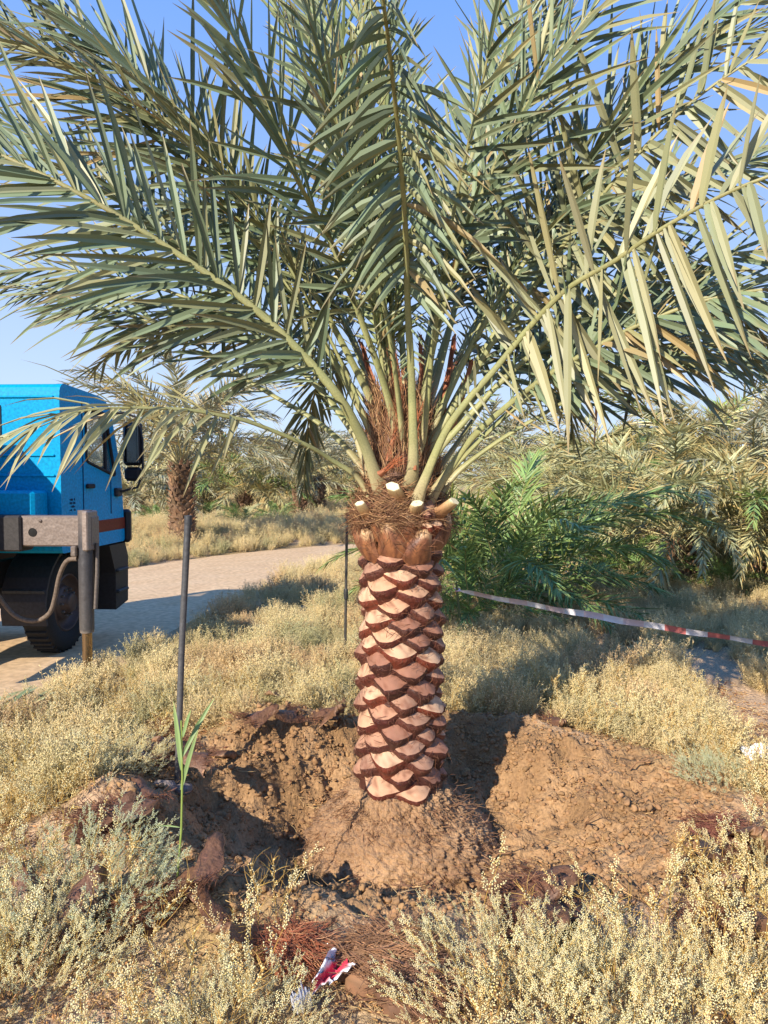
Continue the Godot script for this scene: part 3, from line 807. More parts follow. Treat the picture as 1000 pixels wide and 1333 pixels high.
	for f in plans.size():
		var rm: MB = plans[f].rachis
		for j in rm.v.size(): rm.v[j] -= PALM
		var fr := put(rm.mesh(), "frond", M.petiole, palm)
		var mb := MB.new()
		for l in plans[f].leaves.size():
			var q: Array = plans[f].leaves[l]
			q[0] -= PALM
			total += 1
			if single.has(Vector2i(f, l)):
				var one := MB.new()
				emit(one, q)
				put(one.mesh(), "leaflet", M.leaf, fr)
			else:
				emit(mb, q)
		tag(put(mb.mesh(), "leaflets", M.leaf, fr), "", "", "", "stuff")
	print("fronds ", plans.size(), " leaflets ", total)

# ------------------------------------------------------------------ background palms
var far_fronds := []

func make_far_fronds() -> void:
	for k in 10:
		var e: float = [1.35, 1.15, 0.95, 0.75, 0.5, 1.25, 1.0, 0.7, 0.35, 0.9][k]
		var p := Vector3.ZERO
		var ctrl := [p]
		for s in 7:
			p += (Vector3(0, sin(e), cos(e)) + Vector3(rv(-0.06, 0.06), 0, 0)) * 2.6 / 7
			ctrl.append(p)
			e -= rv(0.16, 0.26) * (0.6 + s * 0.18)
		var pl := plan_frond(ctrl, {"n": 14, "sides": 4, "r": 0.03, "leaf": 0.42, "wide": 0.034, "step": 0.042, "t0": 0.18, "col": Color(0.9, 0.9, 0.9), "petiole": lin(190, 180, 120), "sag": 0.06, "dead": 0.03})
		var mb := MB.new()
		for q in pl.leaves:
			var g: float = q[5].g
			q[5] = Color(0.37 * g, 0.385 * g, 0.26 * g) if q[5].r < 0.95 * q[5].g * 1.4 and q[5].b > 0.5 else Color(0.36, 0.28, 0.15)
			q[6] = q[5].lerp(lin(190, 160, 100), 0.6)
			emit(mb, q, 3)
		far_fronds.append([pl.rachis.mesh(), mb.mesh()])

var tints := []

func palm(label: String, where: Vector3, trunk: float, rad: float, n: int, size: float, tint := 0, called := "palm_tree", group := "palms of the grove", droopy := 0.0) -> Node3D:
	var o := thing(called, label, "palm tree", where, group)
	if trunk > 0.0:
		var prof := []
		for k in 9: prof.append(Vector2(rad * (0.92 + 0.12 * sin(k * 0.9)) * (1.0 if k < 8 else 0.6), -0.25 + (trunk + 0.3) * k / 8.0))
		var tm := rough_lathe(prof, 20, 0.03, 100.0, lin(140, 112, 84), lin(92, 68, 50))
		var cnt := int(trunk * rad * 420)
		for k in cnt:                                  # stubs of old leaves all over the trunk
			var a := k * GOLD
			var y := (trunk + 0.08) * k / cnt
			var d := Vector3(sin(a), 0, cos(a)); var s := Vector3(d.z, 0, -d.x)
			var b := d * rad * 0.93 + Vector3(0, y, 0)
			var tip := b + d * rad * rv(0.16, 0.42) + s * rad * rv(-0.12, 0.12) + Vector3(0, rad * rv(0.15, 0.6), 0)
			var w := rad * rv(0.12, 0.2)
			var cl := vary(lin(158, 126, 98), 0.35)
			tm.poly([b - s * w, b + s * w, tip + s * w * 0.45, tip - s * w * 0.45], cl, b - d)
			tm.poly([b - s * w + Vector3(0, w * 1.2, 0), tip - s * w * 0.45, tip + s * w * 0.45, b + s * w + Vector3(0, w * 1.2, 0)], cl, b - Vector3(0, 1, 0))
			tm.poly([b - s * w, tip - s * w * 0.45, b - s * w + Vector3(0, w * 1.2, 0)], cl, b)
			tm.poly([b + s * w, tip + s * w * 0.45, b + s * w + Vector3(0, w * 1.2, 0)], cl, b)
		put(tm.mesh(), "trunk", M.trunk_far, o)
	for k in n:
		var t := float(k) / n
		var kind: int
		if t < 0.3: kind = [0, 5, 1][rng.randi() % 3]
		elif t < 0.65: kind = [2, 6, 9, 1][rng.randi() % 4]
		else: kind = [3, 7, 4, 8][rng.randi() % 4]
		if rng.randf() < droopy: kind = [3, 4, 8, 7][rng.randi() % 4]
		var q: Array = far_fronds[kind]
		var f := put(q[0], "frond", M.petiole, o)
		var a := k * GOLD + rv(-0.2, 0.2)
		var s := size * rv(0.8, 1.12)
		var tilt := rv(-0.15, 0.15) + droopy * 0.2
		f.transform = Transform3D(Basis(Vector3.UP, a) * Basis(Vector3.RIGHT, tilt) * Basis(Vector3.FORWARD, rv(-0.3, 0.3)).scaled(Vector3.ONE * s), Vector3(sin(a) * rad * 0.4, trunk + (1.0 - t) * 0.18 * size, cos(a) * rad * 0.4))
		tag(put(q[1], "leaflets", tints[clampi(tint + (1 if rng.randf() < 0.2 else 0), 0, tints.size() - 1)], f), "", "", "", "stuff")
	return o

func build_grove() -> void:
	for c in [Color(1, 1, 1), Color(1.12, 1.08, 0.95), Color(0.80, 0.95, 0.68), Color(0.72, 0.9, 0.62), Color(1.06, 1.06, 0.95)]:
		var m: StandardMaterial3D = M.far_leaf.duplicate()
		m.albedo_color = Color(minf(c.r, 1.0), minf(c.g, 1.0), minf(c.b, 1.0)) if c.r <= 1 else c
		tints.append(m)
	make_far_fronds()
	var G := func(px: float, d: float) -> Vector3:
		var x := (px - 500.0) / F * d
		return Vector3(x, ground_h(x, -d) - 0.03, -d)
	# left of the trunk, over the road
	palm("tall shaggy palm with a thick rough trunk behind the steel pole", G.call(237, 17.5), 1.85, 0.29, 36, 1.25, 0)
	palm("palm with a short stout trunk, left of two close trunks by the road bend", G.call(391, 25.5), 1.25, 0.26, 28, 1.0, 0)
	palm("palm with a slim trunk, right of two close trunks by the road bend", G.call(415, 28.5), 1.5, 0.27, 28, 1.1, 0)
	palm("pale spreading palm between the shaggy palm and the two close trunks", G.call(318, 27), 0.9, 0.27, 40, 1.25, 1, "palm_tree", "palms of the grove", 0.5)
	palm("dense palm right behind the truck mirror", G.call(176, 26), 0.8, 0.27, 40, 1.35, 0, "palm_tree", "palms of the grove", 0.5)
	palm("far palm seen over the pale spreading palm", G.call(352, 36), 1.2, 0.27, 34, 1.35, 1, "palm_tree", "palms of the grove", 0.5)
	palm("far palm showing in the gap just left of the trimmed trunk", G.call(446, 38), 1.1, 0.27, 34, 1.35, 1, "palm_tree", "palms of the grove", 0.5)
	palm("far palm crown right of the shaggy palm", G.call(278, 33), 1.1, 0.27, 36, 1.35, 1, "palm_tree", "palms of the grove", 0.5)
	palm("far palm hidden partly behind the truck cab", G.call(110, 34), 1.2, 0.27, 32, 1.4, 0, "palm_tree", "palms of the grove", 0.4)
	# young ones without trunks
	for q in [[315, 22.5, 0.42, 3, "small bluish young palm growing on the straw bank, leftmost of the two"], [360, 23.5, 0.45, 2, "small bluish young palm growing on the straw bank, rightmost of the two"], [266, 25, 0.42, 3, "green young palm beside the foot of the shaggy palm"], [205, 23.5, 0.40, 3, "green young palm between the truck mirror and the shaggy palm"]]:
		palm(q[4], G.call(q[0], q[1]), 0.0, 0.1, 16, q[2], q[3], "young_palm", "young palms over the road")
	# right side
	palm("dark green bushy palm close behind the trimmed trunk", G.call(655, 9.3), 0.0, 0.2, 38, 1.0, 2, "palm_tree", "palms of the grove", 0.0)
	palm("green young palm behind the stake that carries the tape", G.call(612, 8.3), 0.0, 0.15, 16, 0.55, 3, "young_palm", "")
	palm("low spreading palm with a short trunk behind the barrier tape at right", G.call(888, 11.6), 0.75, 0.30, 44, 1.02, 4, "palm_tree", "palms of the grove", 0.55)
	palm("low palm at the right edge behind the barrier tape", G.call(1015, 11.2), 0.8, 0.28, 40, 1.05, 1, "palm_tree", "palms of the grove", 0.4)
	palm("pale arching palm left of the low spreading palm", G.call(790, 15.5), 0.8, 0.28, 42, 1.15, 4, "palm_tree", "palms of the grove", 0.5)
	palm("pale palm farther back between the bushy palm and the arching palm", G.call(712, 18), 0.9, 0.28, 40, 1.2, 4, "palm_tree", "palms of the grove", 0.4)
	palm("taller palm rising behind the low spreading palm", G.call(905, 17), 1.6, 0.28, 36, 1.25, 1, "palm_tree", "palms of the grove", 0.3)
	palm("taller palm rising behind the right edge palm", G.call(985, 15.5), 1.5, 0.28, 36, 1.25, 0, "palm_tree", "palms of the grove", 0.3)
	palm("far palm behind the bushy palm, right of the trimmed trunk", G.call(640, 24), 1.6, 0.28, 32, 1.3, 0)
	palm("far palm seen above the pale arching palm", G.call(800, 25), 1.5, 0.28, 32, 1.3, 1)
	for q in [[806, 11.8, 0.42, 3, "bright green young palm left of the low spreading palm"], [850, 11.0, 0.36, 3, "small green young palm touching the low spreading palm trunk"], [735, 14.0, 0.40, 2, "young palm in shade under the pale arching palm"], [948, 10.8, 0.36, 2, "young palm right of the low spreading palm trunk"]]:
		palm(q[4], G.call(q[0], q[1]), 0.0, 0.1, 16, q[2], q[3], "young_palm", "young palms at right")
	# far rows closing the grove
	for j in 16:
		var px := -60 + j * 72.0
		palm("palm of the farthest row closing the grove, %s from the left" % ORD[j], G.call(px, 48 + (j * 7) % 5 * 4.0), 1.2, 0.27, 24, 1.5, j % 2, "far_palm", "palms in the farthest row", 0.4)

# ------------------------------------------------------------------ scrub
var sprigs := []
var cleared := []      # [x, z, radius] of spots kept free of scrub
var tufts := []

func bead(mb: MB, p: Vector3, d: Vector3, ln: float, r: float, col: Color) -> void:
	var a := d.cross(Vector3(0.3, 0.8, 0.5)).normalized(); var b := d.cross(a)
	var i0 := mb.v.size()
	mb.vert(p, -d, col); mb.vert(p + d * ln, d, col)
	for k in 4:
		var e := a * cos(k * PI / 2) + b * sin(k * PI / 2)
		mb.vert(p + d * ln * 0.55 + e * r, e, col)
	for k in 4:
		var k2 := (k + 1) % 4
		mb.tri(i0, i0 + 2 + k2, i0 + 2 + k); mb.tri(i0 + 1, i0 + 2 + k, i0 + 2 + k2)

func make_scrub() -> void:
	# fleshy beaded twigs of the foreground bushes
	for k in 5:
		var mb := MB.new()
		var p := PackedVector3Array(); var q := Vector3.ZERO; var d := Vector3(rv(-0.2, 0.2), 1, rv(-0.2, 0.2)).normalized()
		for s in 8:
			p.append(q); q += d * 0.04; d = (d + Vector3(rv(-0.22, 0.22), 0.04, rv(-0.22, 0.22))).normalized()
		mb.tube(p, [0.0022, 0.002, 0.0018, 0.0016, 0.0014, 0.0012, 0.001, 0.0006], 3, lin(206, 178, 120), 1.0, Vector3.ZERO, false)
		for j in (11 if k < 3 else 20):
			var t := rv(0.12, 1.0) * 6.9
			var bp := p[int(t)].lerp(p[int(t) + 1], t - int(t)) if j > 0 else p[6]
			var a := j * GOLD
			var sd := Vector3(cos(a), rv(0.7, 1.5), sin(a)).normalized() if j > 0 else d
			var ln := rv(0.055, 0.13) * (1.15 - t / 9.0)
			var nb := int(ln / 0.0052)
			if k >= 3:                       # drier kinds: bare wiry twigs with a few shrivelled leaves
				strand(mb, bp, sd, ln * 1.5, 0.0011, vary(lin(222, 192, 134), 0.2), 0.35)
				nb = nb / 4
			var pos := bp
			for b in nb:
				sd = (sd + Vector3(rv(-0.1, 0.1), 0.045, rv(-0.1, 0.1))).normalized()
				pos += sd * 0.0052
				var oa := b * GOLD
				var x := sd.cross(Vector3(0.2, 0.3, 0.9)).normalized(); var y := sd.cross(x)
				var od := ((x * cos(oa) + y * sin(oa)) * 0.85 + sd * 0.6).normalized()
				bead(mb, pos, od, rv(0.009, 0.014) * (1.0 - 0.35 * b / nb), rv(0.0026, 0.0038), vary(Color(1, 1, 1) if rng.randf() < 0.8 else Color(1.1, 0.86, 0.6), 0.12))
		sprigs.append(mb.mesh())
	# fine dry tufts for everything farther off
	for k in 5:
		var mb := MB.new()
		for s in 46:
			var a := rv(0, TAU); var lean := rv(0.05, 0.95)
			var d := Vector3(cos(a) * lean, 1.0, sin(a) * lean).normalized()
			var q := Vector3(rv(-0.05, 0.05), 0, rv(-0.05, 0.05))
			var ln := rv(0.12, 0.30)
			var p := PackedVector3Array()
			var c := vary(Color(1, 1, 1), 0.2)
			for j in 5:
				p.append(q); q += d * ln / 4.0; d = (d + Vector3(rv(-0.25, 0.25), rv(-0.05, 0.12), rv(-0.25, 0.25))).normalized()
			mb.tube(p, [0.0016, 0.0014, 0.0012, 0.001, 0.0005], 3, c * 0.9, 1.0, Vector3.ZERO, false)
			for j in 15:
				var t := rv(0.8, 3.98)
				var bp := p[int(t)].lerp(p[int(t) + 1], t - int(t))
				var od := Vector3(rv(-1, 1), rv(0.0, 1.2), rv(-1, 1)).normalized()
				bead(mb, bp, od, rv(0.012, 0.030), rv(0.0016, 0.0030), vary(c, 0.15))
		tufts.append(mb.mesh())

func cover_ok(x: float, z: float, margin := 0.0) -> bool:
	for q in cleared:
		if (x - q[0]) * (x - q[0]) + (z - q[1]) * (z - q[1]) < q[2] * q[2]: return false
	if road_in(x, z) > -0.12 + margin + n_b.get_noise_2d(x * 70, z * 70) * 0.25: return false
	if absf(x) < 3 and z > -6.5 and z < -1.2 and pit_e(x, z) < 1.16 + n_b.get_noise_2d(x * 90 + 30, z * 90) * 0.10: return false
	if path_mask(x, z) > 0.4: return false
	return true

func up_xf(p: Vector3, s: float, lean: float) -> Transform3D:
	var a := rv(0, TAU)
	return Transform3D(Basis(Vector3.UP, a) * Basis(Vector3.RIGHT, lean) * Basis(Vector3.UP, rv(0, TAU)).scaled(Vector3.ONE * s), p)

func saltbush(label: String, c: Vector3, r: float, h: float, n: int, tone: Color) -> void:
	var o := thing("saltbush", label, "shrub", c, "saltbushes round the pit")
	var st := MB.new()
	for k in 9:
		var a := rv(0, TAU)
		strand(st, Vector3.ZERO, Vector3(cos(a), rv(0.6, 1.6), sin(a)), h * rv(0.5, 0.8), 0.004, vary(lin(150, 116, 78), 0.2), 0.25)
	put(st.mesh(), "stem", M.fibre, o)
	var xs := [[], [], []]; var cs := [[], [], []]
	for k in n:
		var a := rv(0, TAU); var f := sqrt(rng.randf())
		var hh := rv(0.0, 1.0) * (1.0 - f * f * 0.6) * h * 0.45
		var p := Vector3(cos(a) * f * r, hh, sin(a) * f * r)
		p.y += ground_h(c.x + p.x, c.z + p.z) - c.y
		var d := Vector3(cos(a) * f, 0.9, sin(a) * f).normalized()
		var ax := Vector3.UP.cross(d)
		var b := Basis(Vector3.UP, rv(0, TAU)) * Basis(Vector3.RIGHT, rv(-0.35, 0.35))
		if ax.length() > 0.01: b = Basis(ax.normalized(), Vector3.UP.angle_to(d)) * b
		var j := rng.randi() % 3
		xs[j].append(Transform3D(b.scaled(Vector3.ONE * rv(0.95, 1.8) * h), p))
		cs[j].append(vary(tone, 0.13))
	for j in 3: scatter(sprigs[j], M.scrub, xs[j], cs[j], "foliage", o)

func build_scrub() -> void:
	make_scrub()
	var pale := lin(222, 213, 164); var straw := lin(228, 203, 146); var olive := lin(164, 166, 120); var sage := lin(196, 202, 164); var rust := lin(206, 166, 122)
	# distinct bushes round the pit
	for q in [["pale green saltbush filling the lower right foreground", 0.42, -2.22, 0.34, 0.36, 200, pale], ["pale saltbush with tall loose twigs right of the fibre mat", 0.74, -2.12, 0.34, 0.38, 190, pale], ["low yellowish saltbush in the bottom right corner", 1.08, -2.15, 0.32, 0.34, 180, straw.lerp(pale, 0.5)], ["saltbush left of the fibre mat at the bottom edge", -0.46, -2.05, 0.26, 0.30, 150, pale], ["grey green saltbush at the left rim of the pit", -1.14, -2.72, 0.28, 0.36, 190, sage], ["straw coloured saltbush at the lower left edge", -1.22, -2.32, 0.32, 0.36, 190, pale], ["rounded grey green saltbush beside the white scrap at right", 1.88, -3.95, 0.26, 0.22, 240, sage], ["tall pale saltbush behind the reed at left", -1.62, -4.0, 0.36, 0.36, 280, pale], ["yellow saltbush at the right edge below the fibre clumps", 1.55, -2.75, 0.30, 0.34, 220, straw.lerp(pale, 0.6)]]:
		saltbush(q[0], Vector3(q[1], ground_h(q[1], q[2]) - 0.02, q[2]), q[3], q[4], q[5], q[6])
	# the carpet: near with beaded twigs, farther with dry tufts
	var xs := [[], [], [], [], []]; var cs := [[], [], [], [], []]
	for k in 4200:
		var x := rv(-3.4, 3.4); var z := rv(-5.6, -1.5)
		if not cover_ok(x, z): continue
		var d := n_a.get_noise_2d(x * 55 + 7, z * 55) * 0.5 + 0.5
		if rng.randf() > smoothstep(0.22, 0.6, d) + 0.12: continue
		var p := Vector3(x, ground_h(x, z) - 0.01 + rv(0, 0.06), z)
		if z > -2.6 and absf(x + 0.02) < 0.30: continue
		var j := rng.randi() % 5
		xs[j].append(up_xf(p, rv(0.5, 1.05), rv(0.0, 0.75)))
		cs[j].append(vary(pale.lerp(straw, clampf(d * 1.4 - 0.3 + rv(-0.3, 0.3), 0, 1)).lerp(sage, 0.3 if x < -0.9 else 0.1), 0.12))
	for j in 5: tag(scatter(sprigs[j], M.scrub, xs[j], cs[j], "saltbush_cover"), "low pale saltbush twigs carpeting the ground near the pit", "ground cover", "saltbush carpet")
	xs = [[], [], [], [], []]; cs = [[], [], [], [], []]
	var tries := 26000
	for k in tries:
		var t := rng.randf()
		var z := -3.6 - pow(t, 1.7) * 56.0
		var hw := 1.2 + -z * 0.62
		var x := rv(-hw, hw)
		if z > -5.2 and absf(x) < 2.2 and pit_e(x, z) < 1.25: continue
		if not cover_ok(x, z): continue
		var d := n_a.get_noise_2d(x * 32 + 70, z * 32) * 0.5 + 0.5
		if rng.randf() > smoothstep(0.18, 0.5, d) + 0.10: continue
		var g := n_b.get_noise_2d(x * 22 + 300, z * 22) * 0.5 + 0.5
		var far := smoothstep(8, 30, -z)
		var s := rv(0.6, 1.15) * lerpf(1.0, 2.0, far) * lerpf(0.6, 1.25, smoothstep(0.3, 0.75, d))
		var j := rng.randi() % 5
		xs[j].append(up_xf(Vector3(x, ground_h(x, z) - 0.02, z), s, rv(0, 0.3)))
		var c := straw.lerp(pale, rv(0, 0.5))
		if g > 0.58: c = c.lerp(olive, smoothstep(0.62, 0.76, g) * 0.7)
		elif g < 0.36: c = c.lerp(rust, 0.55)
		cs[j].append(vary(c, 0.12))
	var count := 0
	for j in 5: count += xs[j].size()
	print("tufts ", count)
	for j in 5: tag(scatter(tufts[j], M.scrub, xs[j], cs[j], "dry_scrub"), "dry straw coloured scrub covering the ground between the palms", "ground cover", "dry scrub")

# ------------------------------------------------------------------ loose things
func build_soil_bits() -> void:
	var kinds := []
	for k in 4:
		var mb := MB.new()
		var R := []
		for j in 6:
			for i in 9:
				var a := TAU * (i % 8) / 8; var e := PI * j / 5 - PI / 2
				var p := Vector3(cos(a) * cos(e), sin(e) * 0.75, -sin(a) * cos(e))
				p *= 1.0 + n_c.get_noise_3d(p.x * 14 + k * 50, p.y * 14, p.z * 14) * 0.9 + n_d.get_noise_3d(p.x * 30 + k * 50, p.y * 30, p.z * 30) * 0.5
				mb.vert(p, p, Color(1, 1, 1))
		for j in 5:
			for i in 8:
				var a := j * 9 + i
				mb.quad(a, a + 1, a + 10, a + 9)
		mb.smooth()
		kinds.append(mb.mesh())
	var xs := [[], [], [], []]; var cs := [[], [], [], []]
	for k in 30000:
		var x := rv(-1.6, 2.0); var z := rv(-5.3, -2.4)
		var m := soil_mask(x, z)
		if rng.randf() > m: continue
		if Vector2(x - PALM.x, z - PALM.z).length() < 0.47: continue
		var d := n_c.get_noise_2d(x * 40, z * 40) * 0.5 + 0.5
		if rng.randf() > smoothstep(0.25, 0.7, d) + 0.15: continue
		var s := 0.003 + 0.016 * pow(rng.randf(), 5.0) + 0.004 * rng.randf()
		if rng.randf() < 0.006: s *= 1.5
		var j := rng.randi() % 4
		xs[j].append(Transform3D(Basis.from_euler(Vector3(rv(0, 6), rv(0, 6), rv(0, 6))).scaled(Vector3(s, s * rv(0.6, 1), s)), Vector3(x, ground_h(x, z) + s * 0.25, z)))
		cs[j].append(vary(lin(170, 134, 96), 0.16))
	for j in 4: tag(scatter(kinds[j], M.clod, xs[j], cs[j], "soil_clods"), "loose brown soil clods strewn over the dug pit", "soil", "soil clods in the pit")

func debris_mesh(k: int) -> ArrayMesh:      # a hacked-off leaf base: thick curved wedge with a frayed fibre edge
	var mb := MB.new()
	var nx := 8; var ny := 7
	var w := rv(0.08, 0.13); var l := rv(0.12, 0.19); var cur := rv(1.0, 1.9)
	var outer := lin(116, 82, 58); var inner := lin(176, 138, 104)
	for layer in 2:
		for j in ny:
			var t := float(j) / (ny - 1)
			for i in nx:
				var s := i * 2.0 / (nx - 1) - 1.0
				var ww := w * (1.0 - 0.30 * t) * (1.0 + 0.15 * sin(t * 7.0 + k))
				var a := s * cur * 0.5 * (1 - 0.4 * t)
				var th := 0.022 * (1 - s * s * 0.9) * (0.35 + t) if layer == 1 else 0.0
				var p := Vector3(sin(a) * ww * 1.3, (1 - cos(a)) * -ww * 1.2 + th + n_c.get_noise_2d(i * 40 + k * 99, j * 40) * 0.012 + 0.02 * t * t, t * l + n_d.get_noise_2d(i * 60.0 + k * 31, 5.0) * 0.03 * t + (rv(-0.012, 0.012) if j == 0 else 0.0))
				mb.vert(p, Vector3.UP, vary(outer if layer == 1 else inner, 0.22))
	var o := nx * ny
	for j in ny - 1:
		for i in nx - 1:
			var a := j * nx + i
			mb.quad(a, a + 1, a + nx + 1, a + nx)
			mb.quad(o + a, o + a + nx, o + a + nx + 1, o + a + 1)
	for j in ny - 1:
		var a := j * nx; var b := j * nx + nx - 1
		mb.quad(a, a + nx, o + a + nx, o + a); mb.quad(b, o + b, o + b + nx, b + nx)
	for i in nx - 1:
		var a := (ny - 1) * nx + i
		mb.quad(a, a + 1, o + a + 1, o + a); mb.quad(i, o + i, o + i + 1, i + 1)
	mb.smooth()
	for j in 70:
		strand(mb, Vector3(rv(-w, w), rv(-0.01, 0.01), rv(-0.01, 0.03)), Vector3(rv(-0.6, 0.6), rv(-0.2, 0.4), -1), rv(0.03, 0.10), 0.0012, vary(lin(132, 88, 62), 0.3), 0.5)
	return mb.mesh()

func fibre_mat(n: int, sx: float, sz: float, col: Color, thick: float) -> ArrayMesh:
	var mb := MB.new()
	# a ragged woven sheet under the loose strands
	var nx := 13
	for layer in 2:
		for j in nx:
			for i in nx:
				var s := i * 2.0 / (nx - 1) - 1.0; var t := j * 2.0 / (nx - 1) - 1.0
				var edge := 1.0 + n_c.get_noise_2d(i * 33.0 + sx * 900, j * 33.0) * 0.25
				var p := Vector3(s * sx * edge * sqrt(1 - t * t * 0.45), (thick * (1 - 0.55 * (s * s + t * t)) if layer == 1 else -0.02) + n_d.get_noise_2d(i * 50.0, j * 50.0 + sx * 500) * 0.02, t * sz * edge * sqrt(1 - s * s * 0.45))
				mb.vert(p, Vector3.UP, vary(col * 0.75, 0.2))
	var o := nx * nx
	for j in nx - 1:
		for i in nx - 1:
			var a := j * nx + i
			mb.quad(o + a, o + a + nx, o + a + nx + 1, o + a + 1); mb.quad(a, a + 1, a + nx + 1, a + nx)
	for i in nx - 1:
		for q in [[i, i + 1], [(nx - 1) * nx + i + 1, (nx - 1) * nx + i], [(i + 1) * nx, i * nx], [i * nx + nx - 1, (i + 1) * nx + nx - 1]]:
			mb.quad(q[0], o + q[0], o + q[1], q[1])
	mb.smooth()
	for k in n:
		var a := rv(0, TAU); var f := sqrt(rng.randf())
		var p := Vector3(cos(a) * f * sx, thick * (1 - 0.5 * f * f) + rv(-0.01, 0.015), sin(a) * f * sz)
		strand(mb, p, Vector3(rv(-0.5, 0.5) + 0.9, rv(-0.15, 0.35) - 0.3 * f, rv(-0.8, 0.8)) * (1.0 if rng.randf() < 0.8 else -1.0), rv(0.04, 0.13), rv(0.0009, 0.002), vary(col.lerp(lin(196, 152, 110), 0.5 if rng.randf() < 0.25 else 0.0), 0.25), 0.4)
	return mb.mesh()

func build_litter() -> void:
	var kinds := []
	for k in 4:
		var mb := MB.new()
		for j in 7: strand(mb, Vector3(rv(-0.06, 0.06), 0.002 + j * 0.0015, rv(-0.06, 0.06)), Vector3(rv(-1, 1), rv(-0.05, 0.12), rv(-1, 1)), rv(0.03, 0.12), rv(0.0008, 0.0018), vary(Color(1, 1, 1), 0.25), 0.2)
		for j in 5: bead(mb, Vector3(rv(-0.07, 0.07), 0.004, rv(-0.07, 0.07)), Vector3(rv(-1, 1), 0.1, rv(-1, 1)).normalized(), rv(0.015, 0.04), rv(0.002, 0.005), vary(Color(0.75, 0.62, 0.5), 0.3))
		kinds.append(mb.mesh())
	var xs := [[], [], [], []]; var cs := [[], [], [], []]
	for k in 5200:
		var x := rv(-2.6, 2.8); var z := rv(-6.0, -1.7)
		var m := soil_mask(x, z)
		if m > 0.5 and rng.randf() > 0.16: continue
		if Vector2(x - PALM.x, z - PALM.z).length() < 0.47 or road_in(x, z) > 0: continue
		var j := rng.randi() % 4
		xs[j].append(Transform3D(Basis(Vector3.UP, rv(0, TAU)).scaled(Vector3.ONE * rv(0.5, 1.3)), Vector3(x, ground_h(x, z) + 0.004, z)))
		cs[j].append(vary(lin(206, 172, 120) if rng.randf() < 0.7 else lin(132, 92, 68), 0.2))
	for j in 4: tag(scatter(kinds[j], M.fibre, xs[j], cs[j], "straw_litter"), "dry straw and bark bits littering the soil", "litter", "straw litter")

